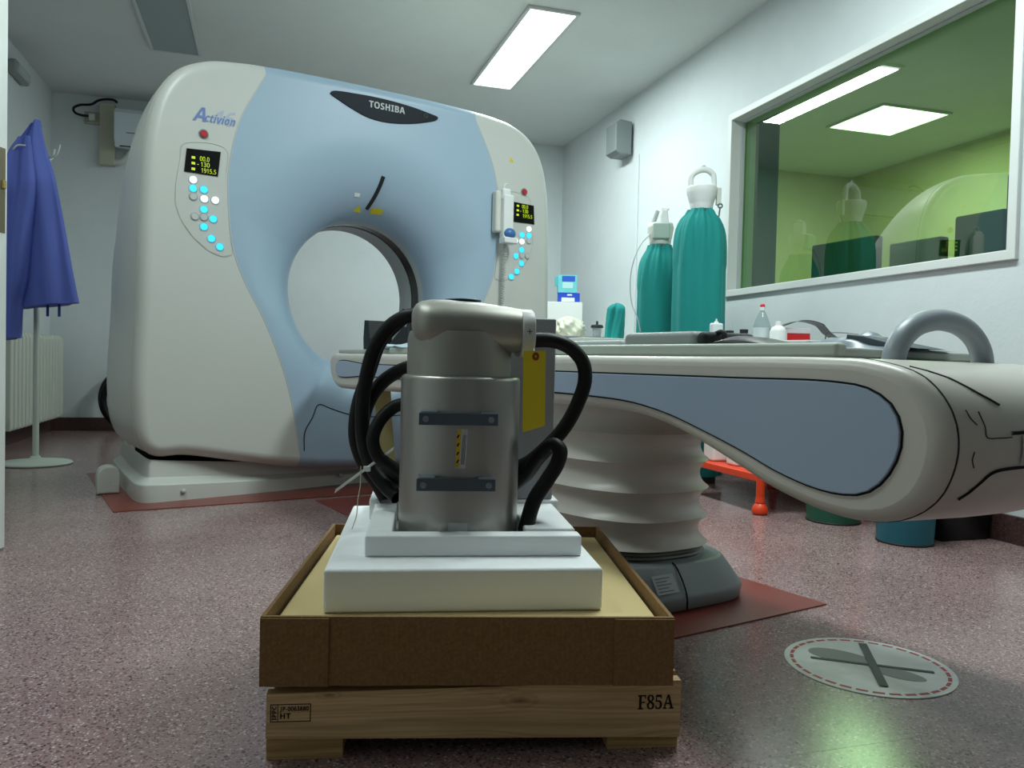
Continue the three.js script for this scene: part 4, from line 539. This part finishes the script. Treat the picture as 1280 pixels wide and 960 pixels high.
{ const t = thing('suction_device', 'small dark device with a round black top on the side table', 'device', [2.33, TT, -5.5], -17 * RAD); part(t, 'foot', rb(-0.045, 0.06, 0, 0.022, -0.05, 0.05, 0.004, 1), M.dark); part(t, 'jar', cyl(0, 0.02, 0.09, 0, 0.03, 0.035), S('#c9ced0', 0.15, 0, { transmission: 0.5, thickness: 0 })); part(t, 'top', [lathe([[0, 0.09], [0.045, 0.09], [0.048, 0.1], [0.04, 0.112], [0, 0.116]], 24), cyl(0, 0.115, 0.14, 0, 0.008)], M.dark); }
single('dark_tray', 'thin dark tray at the edge of the side table', 'tray', rb(-0.16, 0.12, 0, 0.018, -0.06, 0.06, 0.005, 2), M.darkGrey, [2.17, TT, -5.36], -17 * RAD);
{ const r = []; for (let k = 0; k <= 24; k++) { const u = k / 24, row = []; for (let i = 0; i < 48; i++) { const a = i / 48 * 2 * Math.PI, q = (0.056 + 0.012 * u) * Math.pow(Math.sin(Math.PI / 2 * Math.min(1, (1 - u) * 5 + 0.02)), 0.6) * (1 + 0.2 * Math.sin(a * 4 + 1 + u * 2) + 0.1 * Math.sin(a * 9 + u * 5)); row.push([Math.cos(a) * q * (1 - 0.1 * u) + 0.02 * u, u * 0.25, Math.sin(a) * q]); } r.push(row); }
  single('hanging_cloth', 'small teal cloth draped over a post near the right wall', 'cloth', loft(r, { cap0: true, cap1: true }), M.teal, [2.3, TT, -5.13], 0); }

// ---------------------------------------------------------------- left side: coat stand, gown, radiator, air conditioner
{ const t = thing('coat_stand', 'pale green metal coat stand by the left wall', 'coat stand', [-1.18, 0, -4.82]); const m = S('#c3cdc2', 0.45);
  part(t, 'base', lathe([[0, 0], [0.17, 0], [0.178, 0.006], [0.17, 0.014], [0.03, 0.03], [0.02, 0.045], [0, 0.045]], 56), m); part(t, 'pole', [cyl(0, 0.04, 1.76, 0, 0.0155, 0.0135, 20), new THREE.SphereGeometry(0.018, 14, 10).translate(0, 1.765, 0)], m); part(t, 'collar', [lathe([[0.016, 1.0], [0.05, 1.003], [0.05, 1.008], [0.016, 1.012]], 24)], m);
  for (const a of [0.3, 2.1, 3.6, 5.2]) { const c = Math.cos(a), s = Math.sin(a); part(t, 'hook', tube([[0.01 * c, 1.66, 0.01 * s], [0.06 * c, 1.63, 0.06 * s], [0.1 * c, 1.65, 0.1 * s], [0.115 * c, 1.7, 0.115 * s]], 0.006, 24, 8), m); part(t, 'lower_hook', tube([[0.01 * c, 1.5, 0.01 * s], [0.05 * c, 1.47, 0.05 * s], [0.09 * c, 1.49, 0.09 * s]], 0.004, 16, 6), m); } }
{ const t = thing('hanging_gown', 'blue cloth gown hanging on the coat stand', 'gown', [-1.145, 0, -4.78], -17 * RAD);
  const panel = (n, prof, N, depth, ph, flare) => { const rows = []; for (const [y, xa, xb, zc] of spline3(prof, 40)) { const row = []; for (let i = 0; i < N; i++) { const a = i / N * 2 * Math.PI, cx = (xa + xb) / 2, hw = (xb - xa) / 2, fold = 1 + 0.3 * Math.sin(a * 5 + ph + y * 1.6) + 0.16 * Math.sin(a * 9 + ph * 2 + y * 4); row.push([cx + Math.cos(a) * hw, y + flare * Math.cos(a), zc + Math.sin(a) * depth * (0.45 + 0.75 * Math.min(1, hw / 0.09)) * fold]); } rows.push(row); } return loft(rows, { cap0: true, cap1: true }); };
  const spline3 = (p, n) => { const c = new THREE.CatmullRomCurve3(p.map(([y, a, b]) => V(y, a, b)), false, 'centripetal'), z = new THREE.CatmullRomCurve3(p.map(([y, , , q]) => V(y, q, 0)), false, 'centripetal'); return c.getPoints(n).map((v, i) => { const w = z.getPoints(n)[i]; return [v.x, v.y, v.z, w.y]; }); };
  part(t, 'body', panel('body', [[0.84, -0.12, 0.222, 0.06], [1.0, -0.13, 0.188, 0.06], [1.25, -0.13, 0.14, 0.06], [1.5, -0.12, 0.09, 0.07], [1.64, -0.1, 0.045, 0.07], [1.72, -0.06, 0.02, 0.06], [1.785, -0.018, 0.004, 0.05]], 44, 0.06, 0.6, 0.02), M.gown, 'body of the gown');
  part(t, 'sleeve', panel('sleeve', [[0.66, -0.17, -0.03, 0.14], [0.85, -0.17, -0.02, 0.14], [0.95, -0.165, 0.005, 0.145], [1.2, -0.16, 0.03, 0.145], [1.45, -0.13, 0.05, 0.14], [1.6, -0.11, 0.03, 0.13], [1.69, -0.06, 0.005, 0.11]], 40, 0.05, 2.1, 0.012), M.gown, 'hanging sleeve');
  part(t, 'collar_band', tube([[-0.06, 1.64, 0.16], [-0.045, 1.615, 0.185], [-0.02, 1.635, 0.19], [0.01, 1.64, 0.17]], 0.004, 24, 6), M.offwhite); for (const x of [0.07, 0.13]) part(t, 'tie_tape', rb(x, x + 0.014, 0.785, 0.85, 0.08, 0.084, 0.001, 1), S('#33408a', 0.85)); }
{ const t = thing('radiator', 'white ribbed radiator on the left wall under the gown', 'radiator', [XL + 0.02, 0, -6.06]); const m = S('#cdd2c6', 0.4); const fg = extr([[0.03, 0.12], [0.11, 0.12], [0.118, 0.135], [0.118, 0.69], [0.108, 0.715], [0.085, 0.725], [0.03, 0.7]], 0.05, 0.006);
  for (let k = 0; k < 16; k++) part(t, 'fin', fg, m).position.set(0, 0, -0.64 + k * 0.081); part(t, 'manifold', [rod([0.07, 0.66, -0.66], [0.07, 0.66, 0.66], 0.02, 14), rod([0.07, 0.18, -0.66], [0.07, 0.18, 0.66], 0.02, 14)], m); part(t, 'wall_bracket', [bx(0, 0.07, 0.63, 0.65, -0.4, -0.38), bx(0, 0.07, 0.63, 0.65, 0.4, 0.42)], m); part(t, 'valve', [rod([0.07, 0.66, -0.7], [0.07, 0.66, -0.64], 0.014), rod([0.07, 0.66, -0.74], [0.07, 0.66, -0.69], 0.022)], M.lightGrey); part(t, 'drain_valve', [rod([0.07, 0.18, 0.66], [0.07, 0.18, 0.7], 0.024)], m); }
{ const t = thing('air_conditioner', 'white wall air conditioner behind the gantry', 'air conditioner', [-1.13, 2.17, ZB]);
  part(t, 'casing', extr([[0, 0.02], [0.16, 0], [0.2, 0.05], [0.205, 0.25], [0.18, 0.285], [0, 0.285]].map(([z, y]) => [z, y]), 0.8, 0.006).rotateY(-Math.PI / 2).translate(0.8, 0, 0), S('#cfd8e0', 0.4)); part(t, 'air_outlet', bx(0.03, 0.77, 0.004, 0.03, 0.13, 0.17), M.dark); part(t, 'brand_strip', bx(0.08, 0.14, 0.1, 0.106, 0.2035, 0.2055), M.darkGrey); }
{ const t = thing('pipe_duct', 'cream vertical pipe duct left of the air conditioner', 'duct', [-1.205, 2.05, ZB]); part(t, 'cover', rb(-0.052, 0.052, 0.0, 0.465, 0, 0.07, 0.004, 2), S('#b3b19d', 0.5)); part(t, 'outlet_pipe', tube([[0.05, 0.03, 0.035], [0.09, 0.035, 0.035], [0.13, 0.07, 0.035], [0.16, 0.118, 0.04]], 0.022, 30, 12), S('#c7cac2', 0.5)); }
{ const t = thing('power_socket', 'cream surface socket beside the pipe duct', 'socket', [-1.315, 2.36, ZB]); part(t, 'box', rb(-0.055, 0.055, 0, 0.09, 0, 0.03, 0.004, 2), S('#a9a896', 0.5)); part(t, 'plug', rb(-0.02, 0.025, 0.022, 0.07, 0.03, 0.06, 0.006, 2), M.offwhite);
  part(t, 'power_cord', tube([[-1.335, 2.405, -6.83], [-1.38, 2.405, -6.83], [-1.43, 2.425, -6.84], [-1.44, 2.455, -6.845], [-1.4, 2.485, -6.85], [-1.32, 2.5, -6.85], [-1.27, 2.535, -6.85], [-1.22, 2.55, -6.85], [-1.16, 2.55, -6.85], [-1.14, 2.535, -6.86]], 0.009, 90, 8).translate(1.315, -2.36, -ZB), M.rubber, 'black power cord looping over the pipe duct'); }
{ const t = thing('cable_coil', 'black cable coil standing at the back wall left of the gantry', 'cable', [-0.99, 0.0, -6.78], 0); for (const [r, y, z] of [[0.225, 0.25, 0.0], [0.21, 0.245, 0.028], [0.232, 0.257, -0.03]]) part(t, 'cable_turn', new THREE.TorusGeometry(r, 0.0245, 10, 60).translate(0, y, z), M.rubber); }
{ const t = thing('wall_lamp', 'small grey emergency lamp high on the left wall', 'lamp', [XL, 2.36, -5.95]); part(t, 'body', rb(0, 0.06, 0, 0.09, -0.15, 0.15, 0.02, 3), S('#8e9894', 0.45)); part(t, 'lens', rb(0.03, 0.07, 0.012, 0.07, -0.13, 0.13, 0.014, 3), S('#a9b3b0', 0.3)); }

// ---------------------------------------------------------------- floor sticker
{ const t = thing('floor_sticker', 'round white floor sticker with a shoe print and grey cross', 'sticker', [1.18, 0.0004, -1.33]);
  part(t, 'disc', cyl(0, 0, 0.0012, 0, 0.162, 0.162, 64), S('#f4f8f6', 0.45, 0, { map: paintMap(238, 238, 236, 26) }));
  for (let k = 0; k < 32; k++) { const a = k / 32 * 2 * Math.PI, r = 0.147, w = 0.0095, pts = []; for (const s of [-1, 1]) { pts.push([Math.cos(a + s * w * 4.2) * (r + s * -0.0035 * s), 0, Math.sin(a + s * w * 4.2) * r]); } const g = rb(-0.0105, 0.0105, 0, 0.0006, -0.0035, 0.0035, 0.0002, 1); g.rotateY(-a + Math.PI / 2); g.translate(Math.cos(a) * r, 0.0012, Math.sin(a) * r); part(t, 'red_dash', g, S('#b8383c', 0.5)); }
  const fm = S('#8f958f', 0.5); const flatE = (x, z, a, b, ang, sk) => { const pts = []; for (let i = 0; i < 40; i++) { const q = i / 40 * 2 * Math.PI, c = Math.cos(q), s = Math.sin(q); pts.push([c * a, s * b * (1 + sk * c)]); } const g = extr(pts, 0.0006); g.rotateX(Math.PI / 2); g.translate(0, 0.0006, 0); g.rotateY(ang); g.translate(x, 0.0012, z); return g; };
  part(t, 'shoe_print', flatE(-0.02, -0.055, 0.066, 0.034, -48 * RAD, -0.15), fm); part(t, 'heel_print', flatE(0.028, 0.06, 0.045, 0.026, -55 * RAD, -0.15), fm);
  const bar = (x0, z0, x1, z1, y, w) => { const d = Math.hypot(x1 - x0, z1 - z0), g = rb(-d / 2, d / 2, 0, 0.0007, -w / 2, w / 2, 0.0002, 1); g.rotateY(-Math.atan2(z1 - z0, x1 - x0)); g.translate((x0 + x1) / 2, y, (z0 + z1) / 2); return g; };
  part(t, 'cross_bar', bar(-0.09, -0.063, 0.102, 0.067, 0.0019, 0.011), S('#2e3a38', 0.5)); part(t, 'cross_bar', bar(0.077, -0.106, -0.052, 0.102, 0.0027, 0.017), S('#2e3a38', 0.5)); }
// strap under the couch nose
single('hanging_strap', 'olive strap hanging under the couch by the bore', 'strap', loft([[-0.03, 0.475, 0.0], [-0.022, 0.35, 0.004], [-0.004, 0.2, 0.0], [0.006, 0.1, -0.005]].map(([x, y, z]) => [[x - 0.034, y, z], [x + 0.034, y, z], [x + 0.034, y, z + 0.004], [x - 0.034, y, z + 0.004]]), { cap0: true, cap1: true }), S('#a8a570', 0.7), G(-0.16, 0.0035, 0.55), GA);

// ---------------------------------------------------------------- control room furniture behind the glass
{ const t = thing('control_desk', 'long desk in the control room behind the green glass', 'desk', [3.12, 0, -3.3]); part(t, 'desk_top', rb(-0.38, 0.38, 0.72, 0.75, -0.95, 1.1, 0.004, 1), S('#8d8a78', 0.5)); for (const z of [-0.92, 0, 1.05]) part(t, 'side_board', bx(-0.36, 0.36, 0, 0.72, z - 0.015, z + 0.015), S('#8d8a78', 0.6)); }
const monitor = (label, x, z, w, h, y, m) => { const t = thing('monitor', label, 'monitor', [x, 0.75, z], 0.1); part(t, 'screen_back', rb(-0.03, 0.03, y, y + h, -w / 2, w / 2, 0.012, 2), m); part(t, 'screen', bx(0.0295, 0.032, y + 0.02, y + h - 0.02, -w / 2 + 0.02, w / 2 - 0.02), S('#20282c', 0.2)); part(t, 'stand', [rb(-0.015, 0.015, 0.01, y + 0.06, -0.04, 0.04, 0.004, 1), rb(-0.09, 0.09, 0, 0.014, -0.11, 0.11, 0.005, 1)], M.dark); };
monitor('wide dark monitor behind the glass nearest the gas cylinders', 3.05, -3.72, 0.46, 0.3, 0.27, S('#3d5552', 0.5)); monitor('dark monitor behind the glass in the middle of the window', 3.05, -3.2, 0.3, 0.26, 0.24, S('#3d5552', 0.5)); monitor('bluish dark monitor behind the glass at the window right', 3.05, -2.83, 0.24, 0.2, 0.37, S('#23414a', 0.5)); monitor('tall bluish dark monitor behind the glass at the right window edge', 3.02, -2.56, 0.2, 0.34, 0.36, S('#23414a', 0.5));
{ const t = thing('storage_cabinet', 'tall grey-blue cabinet just behind the glass at the window left', 'cabinet', [2.87, 0, -4.66]); part(t, 'body', bx(-0.16, 0.14, 0, 2.3, -0.36, 0.34), S('#4a8088', 0.5)); for (const [a, b] of [[-0.355, -0.012], [-0.008, 0.335]]) { const d = part(t, 'door', rb(0.14, 0.158, 0.03, 2.28, a, b, 0.003, 1), S('#528c94', 0.5)); part(d, 'handle', rod([0.17, 0.95, (a + b) / 2], [0.17, 1.15, (a + b) / 2], 0.008), M.chrome); } }
scene.updateMatrixWorld(true);
renderer.render(scene, camera);
